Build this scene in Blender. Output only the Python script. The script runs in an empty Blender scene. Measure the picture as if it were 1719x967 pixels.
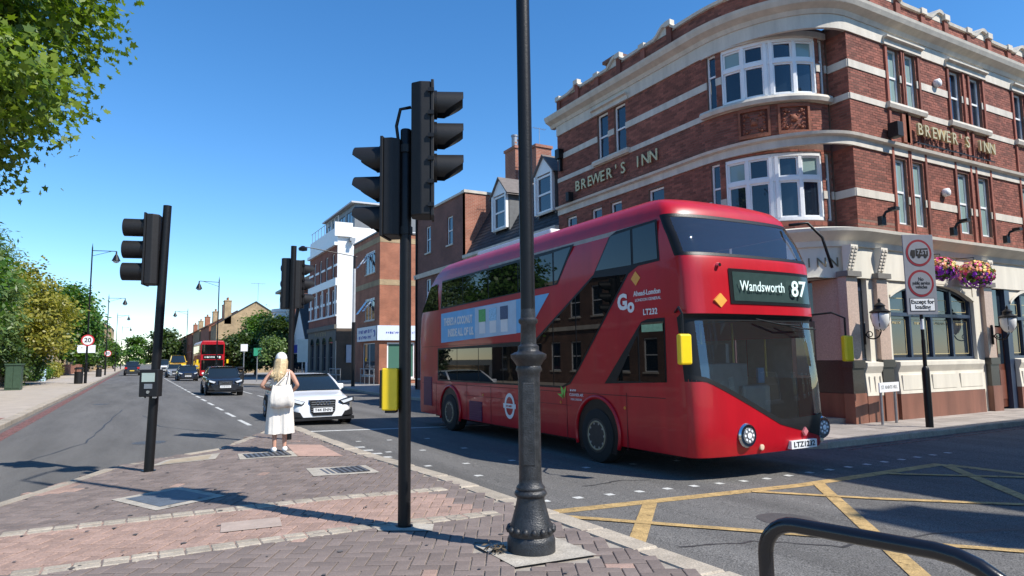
import bpy, math, random
import numpy as np
from mathutils import Matrix, Vector
random.seed(7); rng = np.random.default_rng(7)
SC = bpy.context.scene
COL = SC.collection
PI = math.pi
# ------------------------------------------------------------------ camera, sky, sun, exposure
# world axes: X across the main road (towards the pub), Y along the main road, Z up; metres
H_CAM = 1.70; FPX = 1120.0
fh = Vector((.489, .872, 0)); rh = Vector((.872, -.489, 0)); up0 = Vector((0, 0, 1))
pit = math.atan2(118.2, FPX); rol = math.atan(-.012)
F = fh*math.cos(pit) + up0*math.sin(pit); U = up0*math.cos(pit) - fh*math.sin(pit)
Rr = rh*math.cos(rol) + U*math.sin(rol); Uu = U*math.cos(rol) - rh*math.sin(rol)
cd = bpy.data.cameras.new('camera'); cam = bpy.data.objects.new('camera', cd); COL.objects.link(cam)
cd.sensor_width = 36; cd.lens = FPX/1719*36; cd.clip_end = 3000; cd.clip_start = .05
cam.matrix_world = Matrix(((Rr.x, Uu.x, -F.x, 0), (Rr.y, Uu.y, -F.y, 0), (Rr.z, Uu.z, -F.z, H_CAM), (0, 0, 0, 1)))
SC.camera = cam
SUN_EL = 48.0; sdir = Vector((.515*math.cos(math.radians(SUN_EL)), -.857*math.cos(math.radians(SUN_EL)), math.sin(math.radians(SUN_EL)))).normalized()
w = bpy.data.worlds.new('World'); SC.world = w; w.use_nodes = True
wn = w.node_tree; bg = wn.nodes['Background']; sky = wn.nodes.new('ShaderNodeTexSky')
sky.sky_type = 'NISHITA'; sky.sun_disc = False; sky.sun_elevation = math.radians(SUN_EL)
sky.sun_rotation = math.atan2(sdir.x, sdir.y); sky.air_density = 1.0; sky.dust_density = .0; sky.ozone_density = 5.0; sky.altitude = 50
hs = wn.nodes.new('ShaderNodeHueSaturation'); hs.inputs['Saturation'].default_value = 1.22
wn.links.new(sky.outputs[0], hs.inputs['Color']); wn.links.new(hs.outputs[0], bg.inputs[0]); bg.inputs[1].default_value = .15
sl = bpy.data.lights.new('sun', 'SUN'); sl.energy = 5.0; sl.angle = math.radians(.5); sl.color = (1, .95, .87)
so = bpy.data.objects.new('sun', sl); COL.objects.link(so); so.rotation_euler = (-sdir).to_track_quat('-Z', 'Y').to_euler()
SC.view_settings.view_transform = 'Standard'; SC.view_settings.look = 'None'; SC.view_settings.exposure = 0.45; SC.view_settings.gamma = 1
SC.render.engine = 'CYCLES'
# ------------------------------------------------------------------ materials
MT = {}
def nodes_of(name):
    m = bpy.data.materials.new(name); m.use_nodes = True
    return m, m.node_tree, m.node_tree.nodes['Principled BSDF']
def mat(name, col, rough=.6, var=.12, scale=6., bump=0., metal=0., spec=.5, island=0., fine=0., coat=0., streak=False, emit=None, lane=False, wear=0.):
    """plain surface: base colour broken up by noise at two scales, optional per-piece variation and relief"""
    if name in MT: return MT[name]
    m, nt, b = nodes_of(name); N = nt.nodes.new; L = nt.links.new
    geo = N('ShaderNodeNewGeometry'); tc = N('ShaderNodeTexCoord')
    vec = tc.outputs['Object']
    if lane:
        mp = N('ShaderNodeMapping'); mp.inputs['Scale'].default_value = (1, .12, 1); L(vec, mp.inputs[0]); vec = mp.outputs[0]
    if streak:
        mp = N('ShaderNodeMapping'); mp.inputs['Scale'].default_value = (1, 1, .15); L(vec, mp.inputs[0]); vec = mp.outputs[0]
    n1 = N('ShaderNodeTexNoise'); n1.inputs['Scale'].default_value = scale; n1.inputs['Detail'].default_value = 6; n1.inputs['Roughness'].default_value = .6
    L(vec, n1.inputs['Vector'])
    mr = N('ShaderNodeMapRange'); mr.inputs[1].default_value = .3; mr.inputs[2].default_value = .7; mr.inputs[3].default_value = 1-var; mr.inputs[4].default_value = 1+var
    L(n1.outputs['Fac'], mr.inputs[0]); fac = mr.outputs[0]
    if island:
        oi = N('ShaderNodeObjectInfo'); ad = N('ShaderNodeMath'); ad.operation = 'ADD'; L(geo.outputs['Random Per Island'], ad.inputs[0]); L(oi.outputs['Random'], ad.inputs[1])
        fr = N('ShaderNodeMath'); fr.operation = 'FRACT'; L(ad.outputs[0], fr.inputs[0])
        m2 = N('ShaderNodeMapRange'); m2.inputs[3].default_value = 1-island; m2.inputs[4].default_value = 1+island; L(fr.outputs[0], m2.inputs[0])
        mu = N('ShaderNodeMath'); mu.operation = 'MULTIPLY'; L(fac, mu.inputs[0]); L(m2.outputs[0], mu.inputs[1]); fac = mu.outputs[0]
    if fine:
        n2 = N('ShaderNodeTexNoise'); n2.inputs['Scale'].default_value = 75; n2.inputs['Detail'].default_value = 2; L(tc.outputs['Object'], n2.inputs['Vector'])
        m3 = N('ShaderNodeMapRange'); m3.inputs[1].default_value = .3; m3.inputs[2].default_value = .7; m3.inputs[3].default_value = 1-fine; m3.inputs[4].default_value = 1+fine; L(n2.outputs['Fac'], m3.inputs[0])
        mu2 = N('ShaderNodeMath'); mu2.operation = 'MULTIPLY'; L(fac, mu2.inputs[0]); L(m3.outputs[0], mu2.inputs[1]); fac = mu2.outputs[0]
    vm = N('ShaderNodeVectorMath'); vm.operation = 'SCALE'; vm.inputs[0].default_value = col[:3]; L(fac, vm.inputs['Scale'])
    L(vm.outputs[0], b.inputs['Base Color'])
    b.inputs['Roughness'].default_value = rough; b.inputs['Metallic'].default_value = metal; b.inputs['Specular IOR Level'].default_value = spec
    if coat: b.inputs['Coat Weight'].default_value = coat; b.inputs['Coat Roughness'].default_value = .04
    if bump:
        bp = N('ShaderNodeBump'); bp.inputs['Strength'].default_value = bump; bp.inputs['Distance'].default_value = .02
        nb = N('ShaderNodeTexNoise'); nb.inputs['Scale'].default_value = scale*6; nb.inputs['Detail'].default_value = 5; L(tc.outputs['Object'], nb.inputs['Vector'])
        L(nb.outputs['Fac'], bp.inputs['Height']); L(bp.outputs[0], b.inputs['Normal'])
    if emit: b.inputs['Emission Color'].default_value = (*emit[:3], 1); b.inputs['Emission Strength'].default_value = emit[3]
    if wear:
        nw = N('ShaderNodeTexNoise'); nw.inputs['Scale'].default_value = 9; nw.inputs['Detail'].default_value = 9; nw.inputs['Roughness'].default_value = .75; L(tc.outputs['Object'], nw.inputs['Vector'])
        mw = N('ShaderNodeMapRange'); mw.inputs[1].default_value = wear; mw.inputs[2].default_value = wear+.1; mw.inputs[3].default_value = .45; mw.inputs[4].default_value = 1.; L(nw.outputs['Fac'], mw.inputs[0]); L(mw.outputs[0], b.inputs['Alpha'])
    MT[name] = m; return m
def brickmat(name, c1, c2, mortar, sx=.225, sz=.075):
    if name in MT: return MT[name]
    m, nt, b = nodes_of(name); N = nt.nodes.new; L = nt.links.new
    g = N('ShaderNodeNewGeometry'); s = N('ShaderNodeSeparateXYZ'); L(g.outputs['Position'], s.inputs[0])
    a = N('ShaderNodeMath'); a.operation = 'ADD'; L(s.outputs[0], a.inputs[0]); L(s.outputs[1], a.inputs[1])
    c = N('ShaderNodeCombineXYZ'); L(a.outputs[0], c.inputs[0]); L(s.outputs[2], c.inputs[1])
    t = N('ShaderNodeTexBrick'); t.inputs['Scale'].default_value = 1; t.inputs['Brick Width'].default_value = sx; t.inputs['Row Height'].default_value = sz
    t.inputs['Mortar Size'].default_value = .008; t.inputs['Color1'].default_value = (*c1, 1); t.inputs['Color2'].default_value = (*c2, 1); t.inputs['Mortar'].default_value = (*mortar, 1)
    L(c.outputs[0], t.inputs['Vector'])
    n = N('ShaderNodeTexNoise'); n.inputs['Scale'].default_value = 1.2; n.inputs['Detail'].default_value = 7; L(g.outputs['Position'], n.inputs['Vector'])
    mr = N('ShaderNodeMapRange'); mr.inputs[1].default_value = .3; mr.inputs[2].default_value = .7; mr.inputs[3].default_value = .75; mr.inputs[4].default_value = 1.2; L(n.outputs['Fac'], mr.inputs[0])
    v = N('ShaderNodeVectorMath'); v.operation = 'SCALE'; L(t.outputs['Color'], v.inputs[0]); L(mr.outputs[0], v.inputs['Scale']); L(v.outputs[0], b.inputs['Base Color'])
    bp = N('ShaderNodeBump'); bp.inputs['Strength'].default_value = .5; bp.inputs['Distance'].default_value = .01; bp.invert = True; L(t.outputs['Fac'], bp.inputs['Height']); L(bp.outputs[0], b.inputs['Normal'])
    b.inputs['Roughness'].default_value = .85; MT[name] = m; return m
def glassmat(name, col, ior=1.6, rough=.03, alpha=1.0):
    if name in MT: return MT[name]
    m, nt, b = nodes_of(name); b.inputs['Base Color'].default_value = (*col, 1); b.inputs['Roughness'].default_value = rough; b.inputs['IOR'].default_value = ior
    if alpha < 1:
        N = nt.nodes.new; L = nt.links.new; out = nt.nodes['Material Output']
        tr = N('ShaderNodeBsdfTransparent'); tr.inputs[0].default_value = (.86, .9, .88, 1); mx = N('ShaderNodeMixShader'); mx.inputs[0].default_value = alpha
        L(tr.outputs[0], mx.inputs[1]); L(b.outputs[0], mx.inputs[2]); L(mx.outputs[0], out.inputs[0])
    MT[name] = m; return m
def clearglass(name, ior):
    m, nt, b = nodes_of(name); N = nt.nodes.new; L = nt.links.new; nt.nodes.remove(b)
    tr = N('ShaderNodeBsdfTransparent'); tr.inputs[0].default_value = (.90, .94, .92, 1); gl = N('ShaderNodeBsdfGlossy'); gl.inputs['Roughness'].default_value = .015
    fr = N('ShaderNodeFresnel'); fr.inputs[0].default_value = ior; mx = N('ShaderNodeMixShader'); L(fr.outputs[0], mx.inputs[0]); L(tr.outputs[0], mx.inputs[1]); L(gl.outputs[0], mx.inputs[2]); df = N('ShaderNodeBsdfDiffuse'); df.inputs[0].default_value = (.7, .72, .7, 1); m2 = N('ShaderNodeMixShader'); m2.inputs[0].default_value = .018      # film of road dust
    L(mx.outputs[0], m2.inputs[1]); L(df.outputs[0], m2.inputs[2]); L(m2.outputs[0], nt.nodes['Material Output'].inputs[0])
    MT[name] = m; return m
def leafmat(name, c1, c2):
    if name in MT: return MT[name]
    m, nt, b = nodes_of(name); N = nt.nodes.new; L = nt.links.new
    g = N('ShaderNodeNewGeometry'); r = N('ShaderNodeValToRGB'); r.color_ramp.elements[0].color = (*c1, 1); r.color_ramp.elements[1].color = (*c2, 1)
    L(g.outputs['Random Per Island'], r.inputs[0]); L(r.outputs[0], b.inputs['Base Color']); b.inputs['Roughness'].default_value = .45
    t = N('ShaderNodeBsdfTranslucent'); vm = N('ShaderNodeVectorMath'); vm.operation = 'MULTIPLY'; vm.inputs[1].default_value = (1.5, 1.6, .6); L(r.outputs[0], vm.inputs[0]); L(vm.outputs[0], t.inputs[0])
    mx = N('ShaderNodeMixShader'); mx.inputs[0].default_value = .35; out = nt.nodes['Material Output']
    L(b.outputs[0], mx.inputs[1]); L(t.outputs[0], mx.inputs[2]); L(mx.outputs[0], out.inputs[0]); MT[name] = m; return m

ASPH = mat('asphalt', (.118, .113, .106), .9, .26, 1.1, .9, fine=.75, lane=True, spec=.3)
ASPHL = mat('asphalt_pale', (.10, .098, .094), .9, .2, .8, .5, fine=.4)
PAVE = mat('concrete_paving', (.39, .335, .275), .9, .12, 1.5, .2, fine=.12)
DPAV = mat('brown_block_paver', (.175, .138, .121), .85, .14, 4, .3, island=.16, fine=.12)
RPAV = mat('red_block_paver', (.31, .208, .166), .9, .15, 5, .3, island=.13, fine=.2)
JOINT = mat('paver_joint_sand', (.30, .265, .22), .95, .2, 8, .3)
SETT = mat('granite_sett', (.33, .285, .225), .85, .2, 7, .3, island=.15, fine=.2)
KERB = mat('granite_kerb', (.35, .30, .235), .85, .2, 4, .3, island=.12, fine=.25)
YEL = mat('yellow_road_paint', (.40, .27, .11), .8, .3, 7, .2, fine=.3, wear=.36)
WHT = mat('white_road_paint', (.52, .52, .49), .8, .25, 12, .2, fine=.2, wear=.35)
REDL = mat('red_road_paint', (.22, .10, .09), .9, .35, 3, .2, fine=.2, wear=.47)
BLACK = mat('black_pole_paint', (.007, .007, .008), .42, .2, 12, .12, spec=.3)
BLK2 = mat('black_plastic', (.010, .010, .011), .55, .15, 10, .05, spec=.35)
IRON = mat('worn_black_iron', (.022, .023, .025), .42, .5, 14, .3, fine=.3)
GREY = mat('grey_metal', (.30, .31, .32), .45, .1, 8, metal=.6)
CHROME = mat('chrome', (.7, .7, .72), .15, .05, 8, metal=1)
YBOX = mat('yellow_plastic', (.80, .55, .012), .4, .05, 8)
RUB = mat('tyre_rubber', (.012, .012, .012), .85, .2, 20, .2)
PBRICK = mat('pub_brick', (.215, .072, .048), .9, .28, 1.3, .3, island=.34, fine=.2)
MORT = mat('brick_mortar', (.17, .10, .075), .95, .2, 6, .2)
STONE = mat('painted_stone', (.55, .50, .42), .75, .16, 3, .12, streak=True, fine=.06)
CREAM = mat('cream_render', (.64, .60, .51), .7, .11, 2.5, .08, streak=True)
WHITE = mat('white_paint', (.78, .78, .77), .45, .05, 4)
PINK = mat('pink_granite', (.44, .325, .26), .35, .12, 25, fine=.25)
DGRAN = mat('dark_granite', (.045, .042, .036), .3, .25, 25, fine=.3)
BROWN = mat('brown_tiled_plinth', (.20, .085, .055), .5, .35, 1.8, .08, streak=True)
WOODR = mat('red_brown_door', (.11, .035, .02), .35, .15, 8)
NAVY = mat('navy_frame', (.025, .04, .075), .35, .1, 8)
GOLD = mat('gold_letter', (.55, .45, .24), .4, .1, 8, metal=.3)
TERRA = mat('terracotta_relief', (.25, .085, .045), .8, .25, 14, .4)
SLATE = mat('roof_slate', (.028, .03, .034), .7, .3, 5, .4, island=.25)
LEAD = mat('lead_sheet', (.12, .125, .13), .6, .2, 5, .1)
GL = glassmat('window_glass', (.012, .02, .032), 1.7)
GLP = glassmat('curtained_glass', (.24, .33, .31), 1.6)
GLB = glassmat('bus_glass', (.005, .006, .006), 1.5, .015)
GLW = clearglass('windscreen_glass', 2.2)
BUSR = mat('bus_red', (.40, .005, .013), .36, .14, 3, coat=.22, streak=True, spec=.4)
BUSM = mat('bus_roof_red', (.34, .012, .04), .4, .08, 2, coat=.3)
SIGNG = mat('sign_grey', (.20, .21, .24), .6, .06, 6)
SIGNW = mat('sign_white', (.72, .73, .74), .5, .04, 6)
SIGNR = mat('sign_red', (.20, .010, .022), .5, .06, 6)
INK = mat('black_print', (.01, .01, .012), .5, .1, 6)
WPR = mat('white_print', (.75, .75, .75), .5, .04, 6)
BARK = mat('bark', (.09, .07, .05), .9, .3, 8, .6)
# ------------------------------------------------------------------ mesh helpers
def gz(x): return -.028*min(max(x-2, 0), 6.5)      # the carriageway falls gently towards the pub side
class MB:
    def __init__(s, T=None): s.v = []; s.f = []; s.m = []; s.T = T; s.k = 0
    def p(s, a, b, c):
        q = s.T(a, b, c) if s.T else (a, b, c)
        s.v.append(tuple(q)); return len(s.v)-1
    def face(s, ids): s.f.append(tuple(ids)); s.m.append(s.k)
    def poly(s, pts): s.face([s.p(*q) for q in pts]); return s
    def box(s, x0, x1, y0, y1, z0, z1):
        i = [s.p(x, y, z) for z in (z0, z1) for y in (y0, y1) for x in (x0, x1)]
        for q in ((0, 2, 3, 1), (4, 5, 7, 6), (0, 1, 5, 4), (2, 6, 7, 3), (0, 4, 6, 2), (1, 3, 7, 5)): s.face([i[k] for k in q])
        return s
    def prism(s, pts, axis, a0, a1):
        n = len(pts)
        def P(u, v, a): return (a, u, v) if axis == 0 else ((u, a, v) if axis == 1 else (u, v, a))
        A = [s.p(*P(u, v, a0)) for u, v in pts]; B = [s.p(*P(u, v, a1)) for u, v in pts]
        s.face(A[::-1]); s.face(B)
        for i in range(n): j = (i+1) % n; s.face((A[i], A[j], B[j], B[i]))
        return s
    def tube(s, path, r, n=10, caps=True):
        path = [Vector(q) for q in path]; rs = r if isinstance(r, (list, tuple)) else [r]*len(path)
        ref = None; rings = []
        for i, q in enumerate(path):
            d = (path[min(i+1, len(path)-1)]-path[max(i-1, 0)]).normalized()
            if ref is None: ref = d.orthogonal().normalized()
            ref = (ref-d*ref.dot(d)).normalized(); b = d.cross(ref)
            rings.append([s.p(*(q+(ref*math.cos(2*PI*k/n)+b*math.sin(2*PI*k/n))*rs[i])) for k in range(n)])
        for A, B in zip(rings, rings[1:]):
            for k in range(n): s.face((A[k], A[(k+1) % n], B[(k+1) % n], B[k]))
        if caps: s.face(rings[0][::-1]); s.face(rings[-1])
        return s
    def lathe(s, prof, c=(0, 0, 0), n=20, axis=2):
        rings = []
        for r, h in prof:
            ring = []
            for k in range(n):
                a = 2*PI*k/n; u, v = r*math.cos(a), r*math.sin(a)
                q = (u, v, h) if axis == 2 else ((h, u, v) if axis == 0 else (v, h, u))
                ring.append(s.p(c[0]+q[0], c[1]+q[1], c[2]+q[2]))
            rings.append(ring)
        for A, B in zip(rings, rings[1:]):
            for k in range(n): s.face((A[k], A[(k+1) % n], B[(k+1) % n], B[k]))
        s.face(rings[0][::-1]); s.face(rings[-1]); return s
    def build(s, name, m, parent=None, smooth=False, bevel=0, kind=None, angle=None):
        me = bpy.data.meshes.new(name); o = ORG.get(parent, Vector((0, 0, 0))) if parent else Vector((0, 0, 0))
        me.from_pydata([(x-o.x, y-o.y, z-o.z) for x, y, z in s.v], [], s.f)
        ms = m if isinstance(m, (list, tuple)) else [m]
        for q in ms: me.materials.append(q)
        if len(ms) > 1: me.polygons.foreach_set('material_index', s.m)
        if smooth: me.polygons.foreach_set('use_smooth', [True]*len(me.polygons))
        me.update()
        if smooth and angle: me.set_sharp_from_angle(angle=math.radians(angle))
        return link(name, me, parent, bevel, kind)
ORG = {}
def link(name, me, parent=None, bevel=0, kind=None):
    ob = bpy.data.objects.new(name, me); COL.objects.link(ob)
    if parent: ob.parent = parent; ORG[ob] = ORG.get(parent, Vector((0, 0, 0)))
    if bevel:
        b = ob.modifiers.new('bevel', 'BEVEL'); b.width = bevel; b.segments = 2; b.limit_method = 'ANGLE'; b.harden_normals = False
    if kind: ob['kind'] = kind
    return ob
def thing(name, label, cat, loc=(0, 0, 0), group=None):
    o = bpy.data.objects.new(name, None); COL.objects.link(o); o.location = loc; o.empty_display_size = .2
    o['label'] = label; o['category'] = cat
    if group: o['group'] = group
    ORG[o] = Vector(loc); return o
def tag(o, label, cat, group=None):
    o['label'] = label; o['category'] = cat
    if group: o['group'] = group
    return o
def struct(o): o['kind'] = 'structure'; return o
def copy_tree(o, parent=None):
    c = o.copy(); COL.objects.link(c); c.parent = parent
    if parent: c.matrix_parent_inverse = o.matrix_parent_inverse
    for ch in o.children: copy_tree(ch, c)
    return c
def plane_T(o, u, n):
    o = Vector(o); u = Vector(u); n = Vector(n)
    return lambda a, b, c: o+u*a+n*b+Vector((0, 0, c))
FX = lambda X: (lambda a, b, c: Vector((X-b, a, c)))       # facade facing -X: a = world Y
FY = lambda Y: (lambda a, b, c: Vector((a, Y-b, c)))       # facade facing -Y: a = world X
GX = lambda X: (lambda a, b, c: Vector((X+b, a, c)))       # facade facing +X
TXT = {}
def text(name, s, size, m, parent, pos, right, upv, ext=.004, align='CENTER', width=None, bold=0.):
    """lettering as a thin solid; pos = centre of the baseline box in world space"""
    cu = bpy.data.curves.new(name, 'FONT'); cu.body = s; cu.size = size; cu.extrude = ext; cu.align_x = align; cu.align_y = 'CENTER'; cu.offset = bold; cu.resolution_u = 3
    t = bpy.data.objects.new(name, cu); COL.objects.link(t)
    me = bpy.data.meshes.new_from_object(t.evaluated_get(bpy.context.evaluated_depsgraph_get()))
    bpy.data.objects.remove(t); bpy.data.curves.remove(cu)
    R = Vector(right).normalized(); Uv = Vector(upv).normalized(); Nn = R.cross(Uv)
    xs = [v.co.x for v in me.vertices]; sx = 1
    if width and xs: sx = width/(max(xs)-min(xs))
    o = ORG.get(parent, Vector((0, 0, 0))) if parent else Vector((0, 0, 0)); P = Vector(pos)-o
    for v in me.vertices: v.co = P+R*v.co.x*sx+Uv*v.co.y+Nn*v.co.z
    me.materials.clear(); me.materials.append(m); me.update()
    return link(name, me, parent)
def marks(name, wd, h, m, parent, pos, right, upv, n=9, seed=1):
    """a line of lettering too small to read in the photograph: uneven upright strokes, no characters"""
    g = random.Random(seed); R = Vector(right).normalized(); Uv = Vector(upv).normalized(); Nn = R.cross(Uv); P = Vector(pos); mb = MB(lambda a, b, c: P+R*a+Uv*b+Nn*c)
    for k in range(n):
        a = -wd/2+wd*k/n; w_ = wd/n*g.uniform(.45, .8); z = h*g.uniform(.8, 1); mb.box(a, a+w_*.38, -h/2, -h/2+z, 0, .004); mb.box(a+w_*.38, a+w_, -h/2+z*g.choice((0, .4, .8)), -h/2+z*g.choice((.85, 1)), 0, .003)
    return mb.build(name, m, parent, kind='stuff')
RX, RNY, UPZ = (1, 0, 0), (0, -1, 0), (0, 0, 1)     # reading direction on facades facing -Y and -X
def wall(mb, a0, a1, z0, z1, ops, reveal=.15, da=None):
    """a facade sheet with real openings; ops = (a0,a1,z0,z1)"""
    A = sorted({a0, a1, *[q for o in ops for q in o[:2]]}); Z = sorted({z0, z1, *[q for o in ops for q in o[2:4]]})
    if da:
        B = []
        for x, y in zip(A, A[1:]):
            n = max(1, int(math.ceil((y-x)/da))); B += [x+(y-x)*k/n for k in range(n)]
        A = B+[A[-1]]
    for x, y in zip(A, A[1:]):
        for c, d in zip(Z, Z[1:]):
            mx, mz = (x+y)/2, (c+d)/2
            if mx < a0 or mx > a1 or mz < z0 or mz > z1: continue
            if any(o[0] < mx < o[1] and o[2] < mz < o[3] for o in ops): continue
            mb.poly([(x, 0, c), (y, 0, c), (y, 0, d), (x, 0, d)])
    for o in ops:
        l, r, c, d = o[:4]
        mb.poly([(l, 0, c), (l, 0, d), (l, -reveal, d), (l, -reveal, c)]); mb.poly([(r, 0, c), (r, -reveal, c), (r, -reveal, d), (r, 0, d)])
        mb.poly([(l, 0, d), (r, 0, d), (r, -reveal, d), (l, -reveal, d)]); mb.poly([(l, 0, c), (l, -reveal, c), (r, -reveal, c), (r, 0, c)])
    return mb
def bricks(T, a0, a1, z0, z1, ops, proud=.006, bw=.225, bh=.075, j=.01, zm=lambda z: z):
    """list of single bricks (a0,a1,z0,z1) clipped round openings"""
    out = []; n = max(1, int((zm(z1)-zm(z0))/bh))
    hh = (z1-z0)/n
    for i in range(n):
        c = z0+i*hh; d = c+hh-j; m = c+hh/2
        cuts = sorted((o[0], o[1]) for o in ops if o[2]-.02 < m < o[3]+.02)
        free = []; x = a0
        for l, r in cuts:
            if l > x: free.append((x, l))
            x = max(x, r)
        if x < a1: free.append((x, a1))
        for l, r in free:
            x = math.floor((l-a0)/bw)*bw+a0-(bw/2 if i % 2 else 0)
            while x < r:
                s, e = max(x, l), min(x+bw-j, r)
                if e-s > .03: out.append((s, e, c, d))
                x += bw
    return out
def brick_mesh(mb, L, proud=.006):
    for s, e, c, d in L:
        P = proud*random.uniform(.6, 1.3)
        A = [mb.p(s, 0, c), mb.p(e, 0, c), mb.p(e, 0, d), mb.p(s, 0, d)]; B = [mb.p(s, P, c), mb.p(e, P, c), mb.p(e, P, d), mb.p(s, P, d)]
        mb.face(B)
        for k in range(4): mb.face((A[k], A[(k+1) % 4], B[(k+1) % 4], B[k]))
    return mb
def sweep(mb, prof, a0, a1, da=.3):
    """closed profile (b,z) carried along a facade"""
    n = max(1, int(math.ceil((a1-a0)/da))); rings = []
    for k in range(n+1):
        a = a0+(a1-a0)*k/n; rings.append([mb.p(a, b, z) for b, z in prof])
    m = len(prof)
    for A, B in zip(rings, rings[1:]):
        for i in range(m): j = (i+1) % m; mb.face((A[i], B[i], B[j], A[j]))
    mb.face(rings[0]); mb.face(rings[-1][::-1]); return mb
def window(parent, T, a0, a1, z0, z1, rev=.12, cols=1, rows=2, fr=.06, glass=None, sill=True, m=None, split=None, arch=False):
    """timber window: frame with its bars, each pane a child, sill a child"""
    m = m or WHITE; g = glass or GL
    b = MB(T); B0, B1 = -rev-.03, -rev+.035
    b.box(a0, a0+fr, B0, B1, z0, z1); b.box(a1-fr, a1, B0, B1, z0, z1); b.box(a0+fr, a1-fr, B0, B1, z0, z0+fr); b.box(a0+fr, a1-fr, B0, B1, z1-fr, z1)
    cx = [a0+fr+(a1-a0-2*fr)*k/cols for k in range(cols+1)]
    zs = [z0+fr]+([z0+(z1-z0)*q for q in (split or [k/rows for k in range(1, rows)])])+[z1-fr]
    for x in cx[1:-1]: b.box(x-fr*.4, x+fr*.4, B0, B1-.006, z0+fr, z1-fr)
    for z in zs[1:-1]: b.box(a0+fr, a1-fr, B0, B1-.003, z-fr*.45, z+fr*.45)
    w = b.build('window', m, parent)
    for i in range(cols):
        for k in range(len(zs)-1):
            q = MB(T); e = .004
            q.poly([(cx[i]+e, -rev, zs[k]+e), (cx[i+1]-e, -rev, zs[k]+e), (cx[i+1]-e, -rev, zs[k+1]-e), (cx[i]+e, -rev, zs[k+1]-e)])
            q.build('pane', g, w)
    if sill: MB(T).box(a0-.06, a1+.06, -rev+.04, .07, z0-.09, z0-.004).build('sill', STONE, w)
    return w
# ------------------------------------------------------------------ ground
def clipx(pts, c, keep_less):
    out = []
    for i, p in enumerate(pts):
        q = pts[(i+1) % len(pts)]; ip = (p[0] <= c) == keep_less or p[0] == c; iq = (q[0] <= c) == keep_less or q[0] == c
        if ip: out.append(p)
        if ip != iq:
            k = (c-p[0])/(q[0]-p[0]); out.append((c, p[1]+(q[1]-p[1])*k))
    return out
def sheet(mb, pts, dz):
    """a polygon laid on the carriageway surface, following its cross-fall"""
    for lo, hi in ((-1e4, 2), (2, 8.5), (8.5, 1e4)):
        q = clipx(clipx(pts, hi, True), lo, False)
        if len(q) >= 3: mb.poly([(x, y, gz(x)+dz) for x, y in q])
    return mb
def slab(mb, pts, top, depth=.3):
    """raised slab: top sheet plus skirts"""
    sheet(mb, pts, top)
    for i, p in enumerate(pts):
        q = pts[(i+1) % len(pts)]; n = max(1, int(math.hypot(q[0]-p[0], q[1]-p[1])/1.0)) if abs(q[0]-p[0]) > .3 else 1
        for k in range(min(n, 60)):
            n2 = min(n, 60)
            a = (p[0]+(q[0]-p[0])*k/n2, p[1]+(q[1]-p[1])*k/n2); b = (p[0]+(q[0]-p[0])*(k+1)/n2, p[1]+(q[1]-p[1])*(k+1)/n2)
            mb.poly([(*a, gz(a[0])+top), (*b, gz(b[0])+top), (*b, gz(b[0])-depth), (*a, gz(a[0])-depth)])
    return mb
def stripe(mb, p, q, wd, dz):
    d = Vector((q[0]-p[0], q[1]-p[1])).normalized(); n = Vector((-d.y, d.x))*wd/2
    return sheet(mb, [(p[0]+n.x, p[1]+n.y), (p[0]-n.x, p[1]-n.y), (q[0]-n.x, q[1]-n.y), (q[0]+n.x, q[1]+n.y)], dz)
def inside(pt, poly):
    x, y = pt; r = False; j = len(poly)-1
    for i in range(len(poly)):
        xi, yi = poly[i]; xj, yj = poly[j]
        if (yi > y) != (yj > y) and x < (xj-xi)*(y-yi)/(yj-yi)+xi: r = not r
        j = i
    return r
def project(x, y, z):
    d = Vector((x, y, z-H_CAM)); k = d.dot(F)
    return (859.5+FPX*d.dot(Rr)/k, 483.5-FPX*d.dot(Uu)/k, k)
def in_view(x, y, z, m=15):
    a, b, k = project(x, y, z); return k > .1 and -m < a < 1719+m and -m < b < 967+m
struct(MB().poly([(-1500, -1500, -.42), (1500, -1500, -.42), (1500, 1500, -.42), (-1500, 1500, -.42)]).build('ground', mat('far_ground', (.12, .11, .08), .95, .3, .05)))
road = struct(sheet(MB(), [(-60, -60), (70, -60), (70, 420), (-60, 420)], 0).build('road', ASPH))
# paint: yellow box junction, crossing studs, lane lines, red route lines; every stripe a piece of its own
def paint(name, m, p, q, wd, dz): return stripe(MB(), p, q, wd, dz).build(name, m, road)
for i, (p, q, wd) in enumerate([((4.05, 6.67), (12.05, 6.6), .2), ((4.0, 6.55), (4.0, -1), .22), ((12.05, 6.5), (12.3, -1), .2)]): paint('yellow_stripe', YEL, p, q, wd, .004)
for i, (p, q) in enumerate([((5.6, 6.57), (4.11, 5.05)), ((8.8, 6.57), (4.11, 1.75)), ((12.0, 6.5), (6.0, .2)), ((11.95, 3.0), (8.6, -.6))]): paint('yellow_stripe', YEL, p, q, .17, .008)
for i, (p, q) in enumerate([((4.11, 6.5), (11.2, -.7)), ((7.4, 6.57), (12.1, 1.9)), ((10.4, 6.5), (12.1, 4.9)), ((4.11, 3.4), (8.2, -.6))]): paint('yellow_stripe', YEL, p, q, .13, .012)
for k in range(19):
    for y in (7.25, 9.35):
        x = 4.5+k*.5+(.12 if y > 8 else 0)
        if y > 9 and x < 10.2 and k % 2: continue
        sheet(MB(), [(x-.06, y-.06), (x+.06, y-.06), (x+.06, y+.06), (x-.06, y+.06)], .004).build('crossing_stud', WHT, road)
for y in (10.6, 12.6, 14.6):
    for x in (4.3, 5.0, 5.9): sheet(MB(), [(x-.06, y-.06), (x+.06, y-.06), (x+.06, y+.06), (x-.06, y+.06)], .004).build('crossing_stud', WHT, road)
paint('stop_line', WHT, (3.5, 17.2), (11.2, 17.25), .2, .004)
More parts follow.
